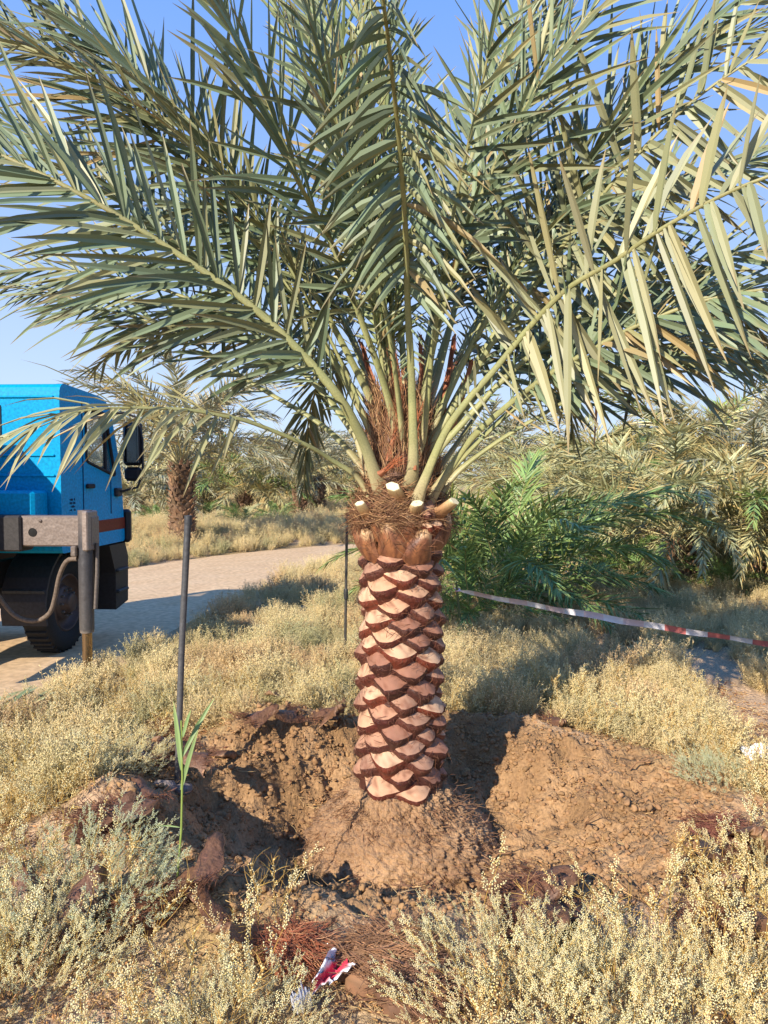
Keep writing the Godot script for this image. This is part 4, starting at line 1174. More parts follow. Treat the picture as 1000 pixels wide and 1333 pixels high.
func build_loose() -> void:
	build_soil_bits()
	build_litter()
	# cut leaf bases thrown on the rim
	var chunks := []
	for k in 5: chunks.append(debris_mesh(k))
	for q in [
		[[[340, 930], [362, 918], [384, 938], [325, 955], [352, 950], [310, 940], [400, 945], [372, 962]], "hacked off brown leaf base in the heap left of the trunk", "leaf bases in the heap left of the trunk"],
		[[[430, 945], [448, 950], [418, 950]], "hacked off leaf base lying behind the trunk foot", "leaf bases behind the trunk foot"],
		[[[255, 990], [272, 1008], [240, 975], [282, 985], [205, 1010], [190, 990]], "hacked off leaf base lying round the steel pole foot", "leaf bases round the steel pole"],
		[[[150, 1075], [120, 1090], [175, 1065], [195, 1050]], "dark leaf base on the shaded left rim of the pit", "leaf bases on the left rim"],
		[[[925, 1130], [905, 1148], [950, 1110], [968, 1120], [935, 1160], [985, 1100]], "hacked off leaf base in the clump at the right rim", "leaf bases at the right rim"],
		[[[715, 943]], "dark fibrous leaf base standing behind the pit at right", ""],
		[[[250, 1185], [215, 1175], [300, 1215], [330, 1225]], "dark leaf base lying low in the shaded front of the pit", "leaf bases in the shaded front"],
		[[[660, 1190], [700, 1165], [735, 1185], [690, 1215]], "leaf base half buried in the saltbush in front of the pit", "leaf bases in the front saltbush"],
		[[[60, 1215], [70, 1250]], "dark leaf base deep in the saltbush at lower left", "leaf bases at lower left"],
		[[[985, 1240], [945, 1225], [905, 1205]], "leaf base among the saltbush at lower right", "leaf bases at lower right"]]:
		q[0].sort_custom(func(a, b): return a[0] < b[0])
		for ci in q[0].size():
			var c: Array = q[0][ci]
			var p := on_ground(c[0], c[1])
			var o := put(chunks[rng.randi() % 5], "cut_leaf_base", M.bark)
			tag(o, q[1] if q[0].size() == 1 else "%s, %s from the left" % [q[1], ORD[ci]], "leaf base", q[2])
			var s := rv(0.95, 1.5)
			o.transform = Transform3D(Basis.from_euler(Vector3(rv(-0.4, 0.2), rv(0, TAU), rv(-0.5, 0.5))).scaled(Vector3.ONE * s), p + Vector3(0, 0.045 + (0.05 if ci % 3 == 1 else 0.0), 0))
	# fibre mats
	for q in [[505, 1262, 0.17, 0.13, lin(150, 112, 82), 0.10, 1900, "brown shaggy palm fibre mat at the bottom centre"], [385, 1250, 0.11, 0.09, lin(150, 88, 60), 0.08, 900, "reddish brown fibre clump left of the shaggy mat"], [930, 1098, 0.11, 0.09, lin(122, 74, 58), 0.10, 700, "dark red fibre clump at the right rim of the pit"], [545, 1300, 0.14, 0.10, lin(126, 92, 68), 0.06, 900, "dark fibre clump below the shaggy mat at the bottom edge"], [955, 1230, 0.14, 0.12, lin(132, 92, 66), 0.09, 800, "brown fibre mat among the saltbush at lower right"], [125, 1085, 0.12, 0.10, lin(96, 60, 42), 0.10, 700, "dark fibre clump on the shaded left rim"], [180, 1195, 0.13, 0.10, lin(110, 72, 48), 0.08, 700, "brown fibre clump between the saltbushes at left"], [220, 955, 0.14, 0.09, lin(116, 78, 56), 0.07, 600, "fibre clump behind the steel pole"], [690, 1180, 0.13, 0.10, lin(110, 72, 54), 0.08, 600, "fibre clump in front of the pit behind the saltbush"]]:
		var p := on_ground(q[0], q[1])
		var o := put(fibre_mat(q[6], q[2], q[3], q[4], q[5]), "fibre_mat", M.fibre)
		tag(o, q[7], "palm fibre", "palm fibre clumps")
		o.position = p + Vector3(0, 0.01, 0)
		o.rotation = Vector3(rv(-0.1, 0.2), rv(-0.6, 0.6), rv(-0.1, 0.1))
	# steel pole, thin pole, stake with tape
	var foot := on_ground(228, 1022)
	var top := at(245, 672, 4.05)
	var pole := thing("steel_pole", "dark round steel pole stuck in the pit rim, leaning slightly", "pole", foot)
	var mb := MB.new()
	mb.tube(PackedVector3Array([Vector3(0, -0.3, 0), (top - foot) * 0.5, (top - foot) * 0.995, top - foot]), [0.0165, 0.0175, 0.0185, 0.017], 16, [lin(120, 116, 112), lin(92, 92, 94), lin(78, 80, 84), lin(78, 80, 84)])
	put(mb.mesh(), "tube", M.steel, pole)
	mb = MB.new()
	mb.tube(PackedVector3Array([top - foot - Vector3(0, 0.05, 0), top - foot + Vector3(0, 0.004, 0)]), 0.0205, 16, lin(70, 72, 76))
	put(mb.mesh(), "collar", M.steel, pole)
	foot = on_ground(449, 862); top = at(452, 668, -foot.z)
	var thin := thing("thin_pole", "thin dark pole with a joint standing left of the trunk", "pole", foot)
	mb = MB.new()
	mb.tube(PackedVector3Array([Vector3(0, -0.2, 0), (top - foot) * 0.5, top - foot]), 0.013, 8, lin(74, 72, 68))
	put(mb.mesh(), "rod", M.steel, thin)
	mb = MB.new()
	var jt: Vector3 = (top - foot) * 0.46
	mb.tube(PackedVector3Array([jt - Vector3(0, 0.05, 0), jt - Vector3(0, 0.04, 0), jt + Vector3(0, 0.04, 0), jt + Vector3(0, 0.05, 0)]), [0.014, 0.021, 0.021, 0.014], 8, lin(60, 60, 60))
	put(mb.mesh(), "joint", M.steel, thin)
	foot = on_ground(600, 848); top = at(594, 758, -foot.z)
	var stake := thing("tape_stake", "short green stake holding the end of the barrier tape", "stake", foot)
	mb = MB.new()
	mb.tube(PackedVector3Array([Vector3(0, -0.2, 0), (top - foot) * 0.5 + Vector3(0.01, 0, 0), top - foot]), [0.016, 0.014, 0.011], 7, lin(96, 104, 62))
	put(mb.mesh(), "shaft", M.petiole, stake)
	var a := at(595, 768, -foot.z + 0.02); var b := at(1010, 839, 6.2)
	var tape := thing("barrier_tape", "red and white barrier tape stretched from the stake to the right", "tape", Vector3.ZERO)
	var nseg := 64
	var dir := (b - a).normalized()
	mb = MB.new()
	for k in nseg:
		var colr := lin(232, 228, 232) if (k / 4) % 2 == 0 else (lin(230, 204, 204) if k < 44 else lin(206, 120, 114))
		var prev := mb.v.size()
		for e in 2:
			var t := float(k + e) / nseg
			var p := a.lerp(b, t) + Vector3(0, -0.02 * sin(t * PI) + 0.004 * sin(t * 31.0), 0)
			var tw := 0.35 + 0.25 * sin(t * 9.0) + 0.12 * sin(t * 23.0)
			var wv := Vector3.UP.rotated(dir, tw)
			var half := 0.024 * smoothstep(0.0, 0.06, t) + 0.006
			for s in 3:
				var f := s - 1.0
				mb.vert(p + wv * f * half + dir.cross(wv) * (0.006 * f * f), Vector3.UP, colr)
		mb.quad(prev, prev + 3, prev + 4, prev + 1); mb.quad(prev + 1, prev + 4, prev + 5, prev + 2)
	mb.smooth()
	put(mb.mesh(), "ribbon", M.plastic, tape)
	mb = MB.new()
	mb.tube(PackedVector3Array([a + Vector3(-0.02, -0.012, 0.02), a + Vector3(0.03, 0.0, 0.02), a + Vector3(0.02, 0.016, -0.02), a + Vector3(-0.025, 0.01, -0.01), a + Vector3(-0.04, 0.05, 0.01)]), [0.008, 0.012, 0.010, 0.010, 0.004], 6, [lin(214, 134, 126), lin(226, 222, 226), lin(214, 134, 126), lin(226, 222, 226), lin(214, 134, 126)], 0.6)
	put(mb.mesh(), "knot", M.plastic, tape)
	# crumpled scraps
	var scrap := func(px: float, py: float, w: float, l: float, cols: Array, label: String, lift: float, turn: float, tilt: float) -> void:
		var p := on_ground(px, py)
		var sm := MB.new()
		var nx := 15; var ny := 9
		var s0 := rv(0, 500)
		for j in ny:
			for i in nx:
				var s := float(i) / (nx - 1); var t := float(j) / (ny - 1)
				var z := n_c.get_noise_2d(i * 24.0 + s0, j * 26.0) * 0.055 + 0.03 * sin(t * 5.0 + s * 3.0)
				sm.vert(Vector3((s - 0.5) * l, z, (t - 0.5) * w * (0.75 + 0.5 * sin(s * 3.0 + s0))), Vector3.UP, cols[int(t * (cols.size() - 0.01))])
		for j in ny - 1:
			for i in nx - 1:
				var q := j * nx + i
				sm.quad(q, q + nx, q + nx + 1, q + 1)
		sm.smooth()
		var o := put(sm.mesh(), "plastic_scrap", M.plastic)
		tag(o, label, "scrap")
		o.position = p + Vector3(0, lift, 0)
		o.rotation = Vector3(tilt, turn, 0.15)
	scrap.call(428, 1304, 0.075, 0.13, [lin(226, 226, 232), lin(222, 62, 88), lin(222, 62, 88), lin(228, 226, 230)], "crumpled red and white tape scrap at the bottom edge", 0.10, 0.9, 0.5)
	scrap.call(392, 1326, 0.04, 0.06, [lin(196, 200, 212)], "small pale plastic scrap beside the crumpled red and white tape", 0.06, 0.2, 0.2)
	scrap.call(806, 936, 0.16, 0.20, [lin(150, 160, 150), lin(206, 130, 116), lin(214, 218, 216), lin(140, 156, 160)], "faded striped plastic scrap in the scrub behind the pit", 0.08, -0.5, 0.6)
	scrap.call(1000, 996, 0.18, 0.26, [lin(232, 234, 240)], "white plastic scrap at the right edge", 0.05, 0.2, 0.25)
	# grey stones by the pole
	for q in [[212, 1030, 0.06], [238, 1032, 0.05]]:
		var st := MB.new()
		var R := 8
		for j in 7:
			for i in R + 1:
				var aa := TAU * (i % R) / R; var e := PI * j / 6 - PI / 2
				var p := Vector3(cos(aa) * cos(e) * 1.2, sin(e) * 0.6, -sin(aa) * cos(e))
				p *= 1.0 + n_c.get_noise_3d(p.x * 50 + q[0], p.y * 50, p.z * 50) * 0.4
				st.vert(p * q[2], p, lin(150, 138, 130))
		for j in 6:
			for i in R:
				var i0 := j * (R + 1) + i
				st.quad(i0, i0 + 1, i0 + R + 2, i0 + R + 1)
		st.smooth()
		var o := put(st.mesh(), "stone", M.clod)
		tag(o, "grey stone at the left of the steel pole foot" if q[0] < 225 else "grey stone at the right of the steel pole foot", "stone", "stones by the steel pole")
		o.position = on_ground(q[0], q[1]) + Vector3(0, 0.02, 0)
	# reed
	var rp := on_ground(229, 1150)
	var reed := thing("reed", "slender green reed growing in front of the steel pole", "reed", rp)
	var rt := at(236, 938, -rp.z) - rp
	mb = MB.new()
	mb.tube(PackedVector3Array([Vector3(0, -0.05, 0), rt * 0.33 + Vector3(0.015, 0, 0), rt * 0.66 + Vector3(0.012, 0, 0), rt]), [0.005, 0.0045, 0.004, 0.003], 6, lin(132, 150, 74))
	put(mb.mesh(), "stem", M.leaf, reed)
	for q in [[0.35, -0.6, 0.3, 0.10, 0.006], [0.58, 0.24, 0.95, 0.30, 0.018], [0.70, -0.06, 1.0, 0.34, 0.020], [0.78, 0.40, 0.9, 0.30, 0.018], [0.9, 0.30, 1.0, 0.16, 0.014]]:
		mb = MB.new()
		leaflet(mb, rt * q[0] + Vector3(0.008, 0, 0), Vector3(q[1], q[2], rv(-0.2, 0.3)).normalized(), Vector3(rv(-0.3, 0.3), 0.2, 1).normalized(), q[3], q[4], vary(lin(116, 140, 84), 0.1), lin(150, 160, 96), 0.16, 0.3)
		put(mb.mesh(), "leaf", M.leaf, reed)
	# cut frond lying in the scrub on the left
	var fp := on_ground(-20, 950)
	var pl := plan_frond([fp + Vector3(-0.5, 0.12, 0.1), fp + Vector3(-0.1, 0.16, 0), fp + Vector3(0.25, 0.15, -0.05), fp + Vector3(0.5, 0.10, -0.08)], {"face": Vector3(0.1, 0.5, 0.9), "leaf": 0.26, "r": 0.02, "t0": 0.05, "col": lin(112, 126, 100), "wide": 0.03})
	var fm: MB = pl.rachis
	for j in fm.v.size(): fm.v[j] -= fp
	var fo := put(fm.mesh(), "cut_frond", M.petiole)
	tag(fo, "cut grey green frond lying in the scrub at the left edge", "palm frond")
	fo.position = fp
	mb = MB.new()
	for q in pl.leaves:
		q[0] -= fp
		emit(mb, q)
	tag(put(mb.mesh(), "leaflets", M.leaf, fo), "", "", "", "stuff")
	# dry twigs lying about
	for q in [[262, 880, 330, 0.4, "dry twig in the scrub between the steel pole and the road"], [700, 905, 735, 0.35, "dry twig in the scrub behind the right side of the pit"], [330, 1250, 352, 0.25, "dry twig left of the reddish fibre clump"], [820, 1005, 850, 0.3, "dry twig on the upper right soil of the pit"], [640, 1125, 668, 0.25, "dry twig at the right foot of the root ball"], [760, 1085, 770, 0.22, "dry twig in the middle of the sunlit right soil"], [285, 1155, 320, 0.22, "dry twig on the shaded soil right of the reed"]]:
		var p := on_ground(q[0], q[1])
		var e := on_ground(q[2], q[1] - 12)
		mb = MB.new()
		var d := e - p
		mb.tube(PackedVector3Array([Vector3.ZERO, d * 0.3 + Vector3(0, 0.03, 0), d * 0.7 + Vector3(0, 0.02, 0.02), d]), [0.005, 0.0045, 0.004, 0.002], 5, lin(132, 98, 70))
		mb.tube(PackedVector3Array([d * 0.5 + Vector3(0, 0.025, 0), d * 0.6 + Vector3(0.02, 0.06, 0.03), d * 0.7 + Vector3(0.05, 0.09, 0.05)]), [0.003, 0.0025, 0.0012], 4, lin(132, 98, 70))
		var o := put(mb.mesh(), "twig", M.fibre)
		o.position = p + Vector3(0, 0.012, 0)
		tag(o, q[4], "twig", "dry twigs near the pit")

# ------------------------------------------------------------------ truck
func extrude(prof: PackedVector2Array, x0: float, x1: float) -> CSGPolygon3D:
	var c := CSGPolygon3D.new()
	c.polygon = prof
	c.mode = CSGPolygon3D.MODE_DEPTH
	c.depth = x1 - x0
	# polygon plane (z forward, y) turned so that depth runs along x
	c.transform = Transform3D(Basis(Vector3(0, 0, -1), Vector3(0, 1, 0), Vector3(1, 0, 0)), Vector3(x1, 0, 0))
	return c

func slab(mb: MB, prof: Array, x0: float, x1: float, col: Color) -> void:       # profile of (forward, up) drawn out along x, flat faces
	var pp := PackedVector2Array(prof)
	if Geometry2D.is_polygon_clockwise(pp): pp.reverse()
	var ids := Geometry2D.triangulate_polygon(pp)
	for side in 2:
		var x := x0 if side == 0 else x1
		var nn := Vector3(-1 if side == 0 else 1, 0, 0)
		var i0 := mb.v.size()
		for q in pp: mb.vert(Vector3(x, q.y, -q.x), nn, col)
		for k in range(0, ids.size(), 3):
			var a := mb.v[i0 + ids[k]]; var b := mb.v[i0 + ids[k + 1]]; var c := mb.v[i0 + ids[k + 2]]
			if (b - a).cross(c - a).dot(nn) > 0: mb.tri(i0 + ids[k], i0 + ids[k + 1], i0 + ids[k + 2])
			else: mb.tri(i0 + ids[k], i0 + ids[k + 2], i0 + ids[k + 1])
	for k in pp.size():
		var a := pp[k]; var b := pp[(k + 1) % pp.size()]
		mb.poly([Vector3(x0, a.y, -a.x), Vector3(x0, b.y, -b.x), Vector3(x1, b.y, -b.x), Vector3(x1, a.y, -a.x)], col)

func round_profile(pp: Array, r: Array) -> PackedVector2Array:
	var out := PackedVector2Array()
	var n := pp.size()
	for k in n:
		var p: Vector2 = pp[k]; var a: Vector2 = pp[(k + n - 1) % n]; var b: Vector2 = pp[(k + 1) % n]
		if r[k] <= 0.0:
			out.append(p); continue
		var p0: Vector2 = p + (a - p).normalized() * r[k]; var p1: Vector2 = p + (b - p).normalized() * r[k]
		for s in 6:
			var t := s / 5.0
			out.append(p0.lerp(p, t).lerp(p.lerp(p1, t), t))
	return out

func build_truck() -> void:
	var T := thing("crane_truck", "blue crane truck with its cab and a lowered outrigger on the track", "truck", Vector3(-2.88, 0.0, -6.6))
	T.rotation.y = deg_to_rad(-3.0)
	var blue := lin(0, 158, 212); var blk := lin(40, 40, 44)
	# cab shell, hollow, with window openings
	var outer := round_profile([Vector2(0, 1.02), Vector2(0, 2.55), Vector2(1.04, 2.50), Vector2(1.32, 1.78), Vector2(1.40, 1.02)], [0.04, 0.12, 0.22, 0.12, 0.06])
	var inner := round_profile([Vector2(0.05, 1.1), Vector2(0.05, 2.49), Vector2(1.01, 2.44), Vector2(1.26, 1.78), Vector2(1.34, 1.1)], [0.03, 0.1, 0.2, 0.1, 0.04])
	var csg := CSGCombiner3D.new()
	csg.name = "cab_shell"
	T.add_child(csg)
	var c1 := extrude(outer, -2.1, 0.0)
	csg.add_child(c1)
	var c2 := extrude(inner, -2.04, -0.06)
	c2.operation = CSGShape3D.OPERATION_SUBTRACTION
	csg.add_child(c2)
	var win := round_profile([Vector2(0.50, 1.86), Vector2(0.50, 2.36), Vector2(0.95, 2.35), Vector2(1.16, 1.72)], [0.05, 0.06, 0.06, 0.04])
	var c3 := extrude(win, -2.3, 0.2)
	c3.operation = CSGShape3D.OPERATION_SUBTRACTION
	csg.add_child(c3)
	var rear := CSGBox3D.new()
	rear.size = Vector3(1.1, 0.36, 0.4)
	rear.position = Vector3(-1.1, 2.15, 0.0)
	rear.operation = CSGShape3D.OPERATION_SUBTRACTION
	csg.add_child(rear)
	var ws := CSGBox3D.new()
	ws.size = Vector3(1.86, 0.56, 0.5)
	ws.position = Vector3(-1.05, 2.1, -1.30)
	ws.operation = CSGShape3D.OPERATION_SUBTRACTION
	csg.add_child(ws)
	var pm: StandardMaterial3D = M.paint.duplicate()
	pm.vertex_color_use_as_albedo = false
	pm.albedo_color = blue.linear_to_srgb()
	csg.material_override = pm
	# panes
	for x in [-0.03, -2.07]:
		var g := MB.new()
		slab(g, Array(round_profile([Vector2(0.48, 1.84), Vector2(0.48, 2.38), Vector2(0.96, 2.37), Vector2(1.18, 1.70)], [0.05, 0.06, 0.06, 0.04])), x - 0.003, x + 0.003, Color.WHITE)
		put(g.mesh(), "side_window", M.glass, T)
	var g2 := MB.new()
	g2.box(Vector3(-1.1, 2.15, -0.025), Vector3(1.12, 0.38, 0.006), Color.WHITE, 0.001)
	put(g2.mesh(), "rear_window", M.glass, T)
	# rubber window frames
	var fr := MB.new()
	var wp := round_profile([Vector2(0.50, 1.86), Vector2(0.50, 2.36), Vector2(0.95, 2.35), Vector2(1.16, 1.72)], [0.05, 0.06, 0.06, 0.04])
	var loop := PackedVector3Array()
	for q in wp: loop.append(Vector3(0.0, q.y, -q.x))
	loop.append(loop[0]); 
	fr.tube(loop, 0.016, 6, blk, 1.0, Vector3.RIGHT, false)
	put(fr.mesh(), "window_seal", M.rubber, T)
	fr = MB.new()
	fr.tube(PackedVector3Array([Vector3(-1.66, 1.97, 0.0), Vector3(-1.66, 2.33, 0.0), Vector3(-0.54, 2.33, 0.0), Vector3(-0.54, 1.97, 0.0), Vector3(-1.66, 1.97, 0.0)]), 0.018, 6, blk, 1.0, Vector3.BACK, false)
	put(fr.mesh(), "window_seal", M.rubber, T)
	# quarter light bar, door seams, panel ribs on the rear wall, grab rail, handle
	var pb := MB.new()
	pb.box(Vector3(-0.02, 2.04, -0.97), Vector3(0.03, 0.62, 0.035), blk, 0.006)
	put(pb.mesh(), "window_bar", M.rubber, T)
	for q in [[0.43, 1.33, 2.42], [1.05, 1.33, 1.72]]:
		var sm := MB.new()
		sm.box(Vector3(0.002, (q[1] + q[2]) / 2, -q[0]), Vector3(0.008, q[2] - q[1], 0.012), lin(6, 60, 100), 0.002)
		put(sm.mesh(), "door_seam", M.paint, T)
	for y in [1.72, 1.90, 2.42]:
		var rb := MB.new()
		rb.box(Vector3(-1.05, y, 0.006), Vector3(2.0, 0.02, 0.02), blue, 0.006)
		put(rb.mesh(), "panel_rib", M.paint, T)
	var dh := MB.new()
	dh.box(Vector3(0.014, 1.62, -0.56), Vector3(0.03, 0.045, 0.16), blk, 0.01)
	put(dh.mesh(), "door_handle", M.rubber, T)
	var mk := MB.new()
	for r in 4:
		for c in 5:
			if (r * 5 + c) % 7 == 3: continue
			mk.box(Vector3(0.003, 1.50 - r * 0.032, -0.16 - c * 0.022 - (0.004 if r % 2 else 0.0)), Vector3(0.004, 0.020 if (r + c) % 3 else 0.008, 0.015 if (r * c) % 2 == 0 else 0.007), lin(20, 50, 84), 0.001)
	put(mk.mesh(), "door_lettering", M.rubber, T)
	# red stripe wraps the lower cab, with the blue sill below it
	var rs := MB.new()
	rs.box(Vector3(-1.05, 1.215, -0.70), Vector3(2.112, 0.15, 1.42), lin(124, 52, 42), 0.02)
	put(rs.mesh(), "red_stripe", M.paint, T)
	# rear storage recess on the cab back
	var bx := MB.new()
	bx.box(Vector3(-0.42, 1.42, 0.14), Vector3(0.62, 0.34, 0.26), blue, 0.025)
	put(bx.mesh(), "rear_locker", M.paint, T)
	# bumper and lower corner
	var bm := MB.new()
	slab(bm, [Vector2(1.02, 1.0), Vector2(1.42, 1.0), Vector2(1.50, 0.85), Vector2(1.48, 0.36), Vector2(1.16, 0.31), Vector2(1.16, 0.7)], -2.12, -0.01, lin(34, 36, 40))
	put(bm.mesh(), "bumper", M.black, T)
	for y in [0.50, 0.72]:
		var sp := MB.new()
		sp.box(Vector3(0.0, y, -1.30), Vector3(0.05, 0.03, 0.26), lin(52, 54, 58), 0.008)
		put(sp.mesh(), "step", M.black, T)
	var cb := MB.new()
	cb.box(Vector3(-0.06, 1.18, -1.44), Vector3(0.22, 0.36, 0.1), lin(26, 26, 30), 0.03)
	put(cb.mesh(), "corner_bumper", M.black, T)
	# mirror
	var mr := MB.new()
	mr.box(Vector3(0.15, 2.06, -1.28), Vector3(0.20, 0.46, 0.09), lin(26, 27, 30), 0.03)
	mr.box(Vector3(0.15, 1.74, -1.28), Vector3(0.18, 0.15, 0.08), lin(26, 27, 30), 0.03)
	var mi := put(mr.mesh(), "mirror", M.black, T)
	var mg := MB.new()
	mg.box(Vector3(0.15, 2.06, -1.232), Vector3(0.15, 0.40, 0.008), lin(120, 125, 130), 0.002)
	put(mg.mesh(), "mirror_glass", M.mirror, mi)
	var ma := MB.new()
	ma.tube(PackedVector3Array([Vector3(-0.02, 2.36, -1.10), Vector3(0.10, 2.38, -1.18), Vector3(0.22, 2.33, -1.25), Vector3(0.262, 2.1, -1.26), Vector3(0.262, 1.75, -1.26), Vector3(0.21, 1.60, -1.24), Vector3(0.06, 1.56, -1.22), Vector3(-0.02, 1.55, -1.20)]), 0.013, 8, blk)
	ma.box(Vector3(0.01, 1.55, -1.20), Vector3(0.06, 0.09, 0.14), blk, 0.015)
	put(ma.mesh(), "mirror_arm", M.black, mi)
	# seats and steering wheel inside
	for x in [-0.5, -1.55]:
		var se := MB.new()
		se.box(Vector3(x, 1.45, -0.50), Vector3(0.5, 0.16, 0.5), lin(58, 56, 58), 0.04)
		se.box(Vector3(x, 1.72, -0.24), Vector3(0.5, 0.62, 0.12), lin(58, 56, 58), 0.04)
		put(se.mesh(), "seat", M.rubber, T)
	# wheels
	for x in [-0.27, -1.95]:
		var W := MB.new()
		var sg := 1.0 if x > -1 else -1.0
		var xf := Transform3D(Basis(Vector3(0, 0, -1), Vector3(sg, 0, 0), Vector3(0, -sg, 0)) , Vector3(x, 0.47, -0.66))
		xf = Transform3D(Basis(Vector3(0, 0, sg), Vector3(sg, 0, 0), Vector3(0, 1, 0)), Vector3(x, 0.47, -0.66))
		W.lathe([Vector2(0.27, -0.26), Vector2(0.40, -0.27), Vector2(0.455, -0.235), Vector2(0.47, -0.2), Vector2(0.47, -0.04), Vector2(0.455, -0.01), Vector2(0.40, 0.012), Vector2(0.33, 0.012), Vector2(0.285, -0.01)], 40, lin(38, 37, 37), xf)
		for s in 40:
			var a := TAU * s / 40
			W.box(Vector3.ZERO, Vector3(0.05, 0.20, 0.022), lin(36, 35, 35), 0.006, xf * Transform3D(Basis(Vector3.UP, a), Vector3(sin(a + PI / 2) * 0.468, -0.12, cos(a + PI / 2) * 0.468)))
		var wh := put(W.mesh(), "wheel", M.rubber, T)
		var R := MB.new()
		R.lathe([Vector2(0.29, -0.02), Vector2(0.275, 0.0), Vector2(0.262, -0.012), Vector2(0.25, -0.06), Vector2(0.20, -0.095), Vector2(0.17, -0.06), Vector2(0.155, -0.03), Vector2(0.11, -0.025), Vector2(0.095, 0.03), Vector2(0.08, 0.045), Vector2(0.0, 0.05)], 32, lin(92, 74, 66), xf)
		var rim := put(R.mesh(), "rim", M.steel, wh)
		for s in 10:
			var a := TAU * s / 10
			var nb := MB.new()
			nb.lathe([Vector2(0.013, -0.03), Vector2(0.013, 0.0), Vector2(0.008, 0.006), Vector2(0, 0.006)], 6, lin(110, 104, 100), xf * Transform3D(Basis.IDENTITY, Vector3(cos(a) * 0.132, 0, sin(a) * 0.132)))
			put(nb.mesh(), "wheel_nut", M.steel, wh)
	# mudguard behind the wheel, arched
	for x in [-0.62, -2.08]:
		var mu := MB.new()
		var arc := []
		for s in 11:
			var a := lerpf(-0.28, 1.75, s / 10.0)
			arc.append(Vector2(0.66 - cos(a) * 0.60, 0.50 + sin(a) * 0.56))
		for s in range(10, -1, -1):
			var a := lerpf(-0.28, 1.75, s / 10.0)
			arc.append(Vector2(0.66 - cos(a) * 0.575, 0.50 + sin(a) * 0.535))
		slab(mu, arc, x, x + 0.42, lin(44, 46, 52))
		mu.box(Vector3(x + 0.21, 0.66, -0.085), Vector3(0.40, 0.035, 0.03), lin(54, 56, 60), 0.008)
		put(mu.mesh(), "mudguard", M.black, T)
	# chassis
	for x in [-0.72, -1.5]:
		var ch := MB.new()
		ch.box(Vector3(x, 0.80, -0.05), Vector3(0.09, 0.26, 3.2), lin(40, 36, 34), 0.01)
		put(ch.mesh(), "chassis_rail", M.black, T)
	var ax := MB.new()
	ax.tube(PackedVector3Array([Vector3(-1.95, 0.47, -0.66), Vector3(-0.4, 0.47, -0.66)]), 0.06, 10, lin(40, 38, 36))
	put(ax.mesh(), "axle", M.black, T)
	# outrigger: beam, sleeve, leg and foot
	var beam := MB.new()
	beam.box(Vector3(0.16, 1.255, 0.36), Vector3(0.62, 0.255, 0.16), lin(132, 118, 110), 0.012)
	var bo := put(beam.mesh(), "outrigger_beam", M.steel, T)
	var hole := MB.new()
	hole.lathe([Vector2(0.036, 0.004), Vector2(0.036, 0.0), Vector2(0.030, -0.0), Vector2(0.026, 0.003), Vector2(0.0, 0.003)], 18, lin(16, 16, 18), Transform3D(Basis(Vector3(1, 0, 0), Vector3(0, 0, 1), Vector3(0, -1, 0)), Vector3(-0.03, 1.245, 0.441)))
	put(hole.mesh(), "pin_hole", M.rubber, bo)
	hole = MB.new()
	hole.lathe([Vector2(0.014, 0.006), Vector2(0.012, 0.012), Vector2(0.0, 0.013)], 10, lin(92, 80, 74), Transform3D(Basis(Vector3(1, 0, 0), Vector3(0, 0, 1), Vector3(0, -1, 0)), Vector3(0.04, 1.34, 0.436)))
	put(hole.mesh(), "bolt", M.steel, bo)
	var ob := MB.new()
	ob.box(Vector3(-1.05, 1.235, 0.36), Vector3(1.86, 0.30, 0.22), lin(48, 44, 46), 0.015)
	put(ob.mesh(), "outrigger_housing", M.black, T)
	var lg := MB.new()
	lg.tube(PackedVector3Array([Vector3(0.40, 1.43, 0.40), Vector3(0.40, 1.12, 0.40), Vector3(0.40, 0.43, 0.40), Vector3(0.40, 0.40, 0.40)]), [0.058, 0.060, 0.060, 0.055], 20, [lin(120, 110, 104), lin(72, 72, 76), lin(88, 84, 82), lin(140, 130, 120)])
	put(lg.mesh(), "outrigger_sleeve", M.steel, T)
	lg = MB.new()
	lg.box(Vector3(0.44, 1.26, 0.40), Vector3(0.05, 0.33, 0.20), lin(150, 136, 126), 0.01)
	lg.box(Vector3(0.33, 1.09, 0.42), Vector3(0.05, 0.09, 0.12), lin(120, 108, 100), 0.01)
	put(lg.mesh(), "weld_plate", M.steel, T)
	lg = MB.new()
	lg.tube(PackedVector3Array([Vector3(0.40, 0.42, 0.40), Vector3(0.40, 0.04, 0.40)]), 0.041, 18, lin(150, 128, 100))
	put(lg.mesh(), "outrigger_ram", M.chrome, T)
	lg = MB.new()
	lg.lathe([Vector2(0.0, 0.07), Vector2(0.06, 0.07), Vector2(0.07, 0.045), Vector2(0.15, 0.03), Vector2(0.155, -0.02), Vector2(0.0, -0.03)].map(func(q): return q), 22, lin(120, 112, 108), Transform3D(Basis.from_scale(Vector3(1, -1, 1)).inverse() if false else Basis.IDENTITY, Vector3(0.40, 0.0, 0.40)))
	put(lg.mesh(), "outrigger_foot", M.steel, T)
	lg = MB.new()
	lg.tube(PackedVector3Array([Vector3(0.48, 1.15, 0.36), Vector3(0.485, 0.9, 0.38), Vector3(0.475, 0.6, 0.40)]), 0.018, 8, lin(110, 100, 92))
	put(lg.mesh(), "hydraulic_pipe", M.steel, T)
	# sagging hose from the sleeve past the wheel
	lg = MB.new()
	var hose := sample_curve([Vector3(0.33, 1.02, 0.40), Vector3(0.22, 1.0, 0.36), Vector3(0.12, 0.86, 0.3), Vector3(0.05, 0.66, 0.25), Vector3(-0.02, 0.52, 0.22), Vector3(-0.16, 0.45, 0.2), Vector3(-0.34, 0.50, 0.2), Vector3(-0.5, 0.7, 0.2), Vector3(-0.62, 0.98, 0.24), Vector3(-0.66, 1.12, 0.3)], 40)
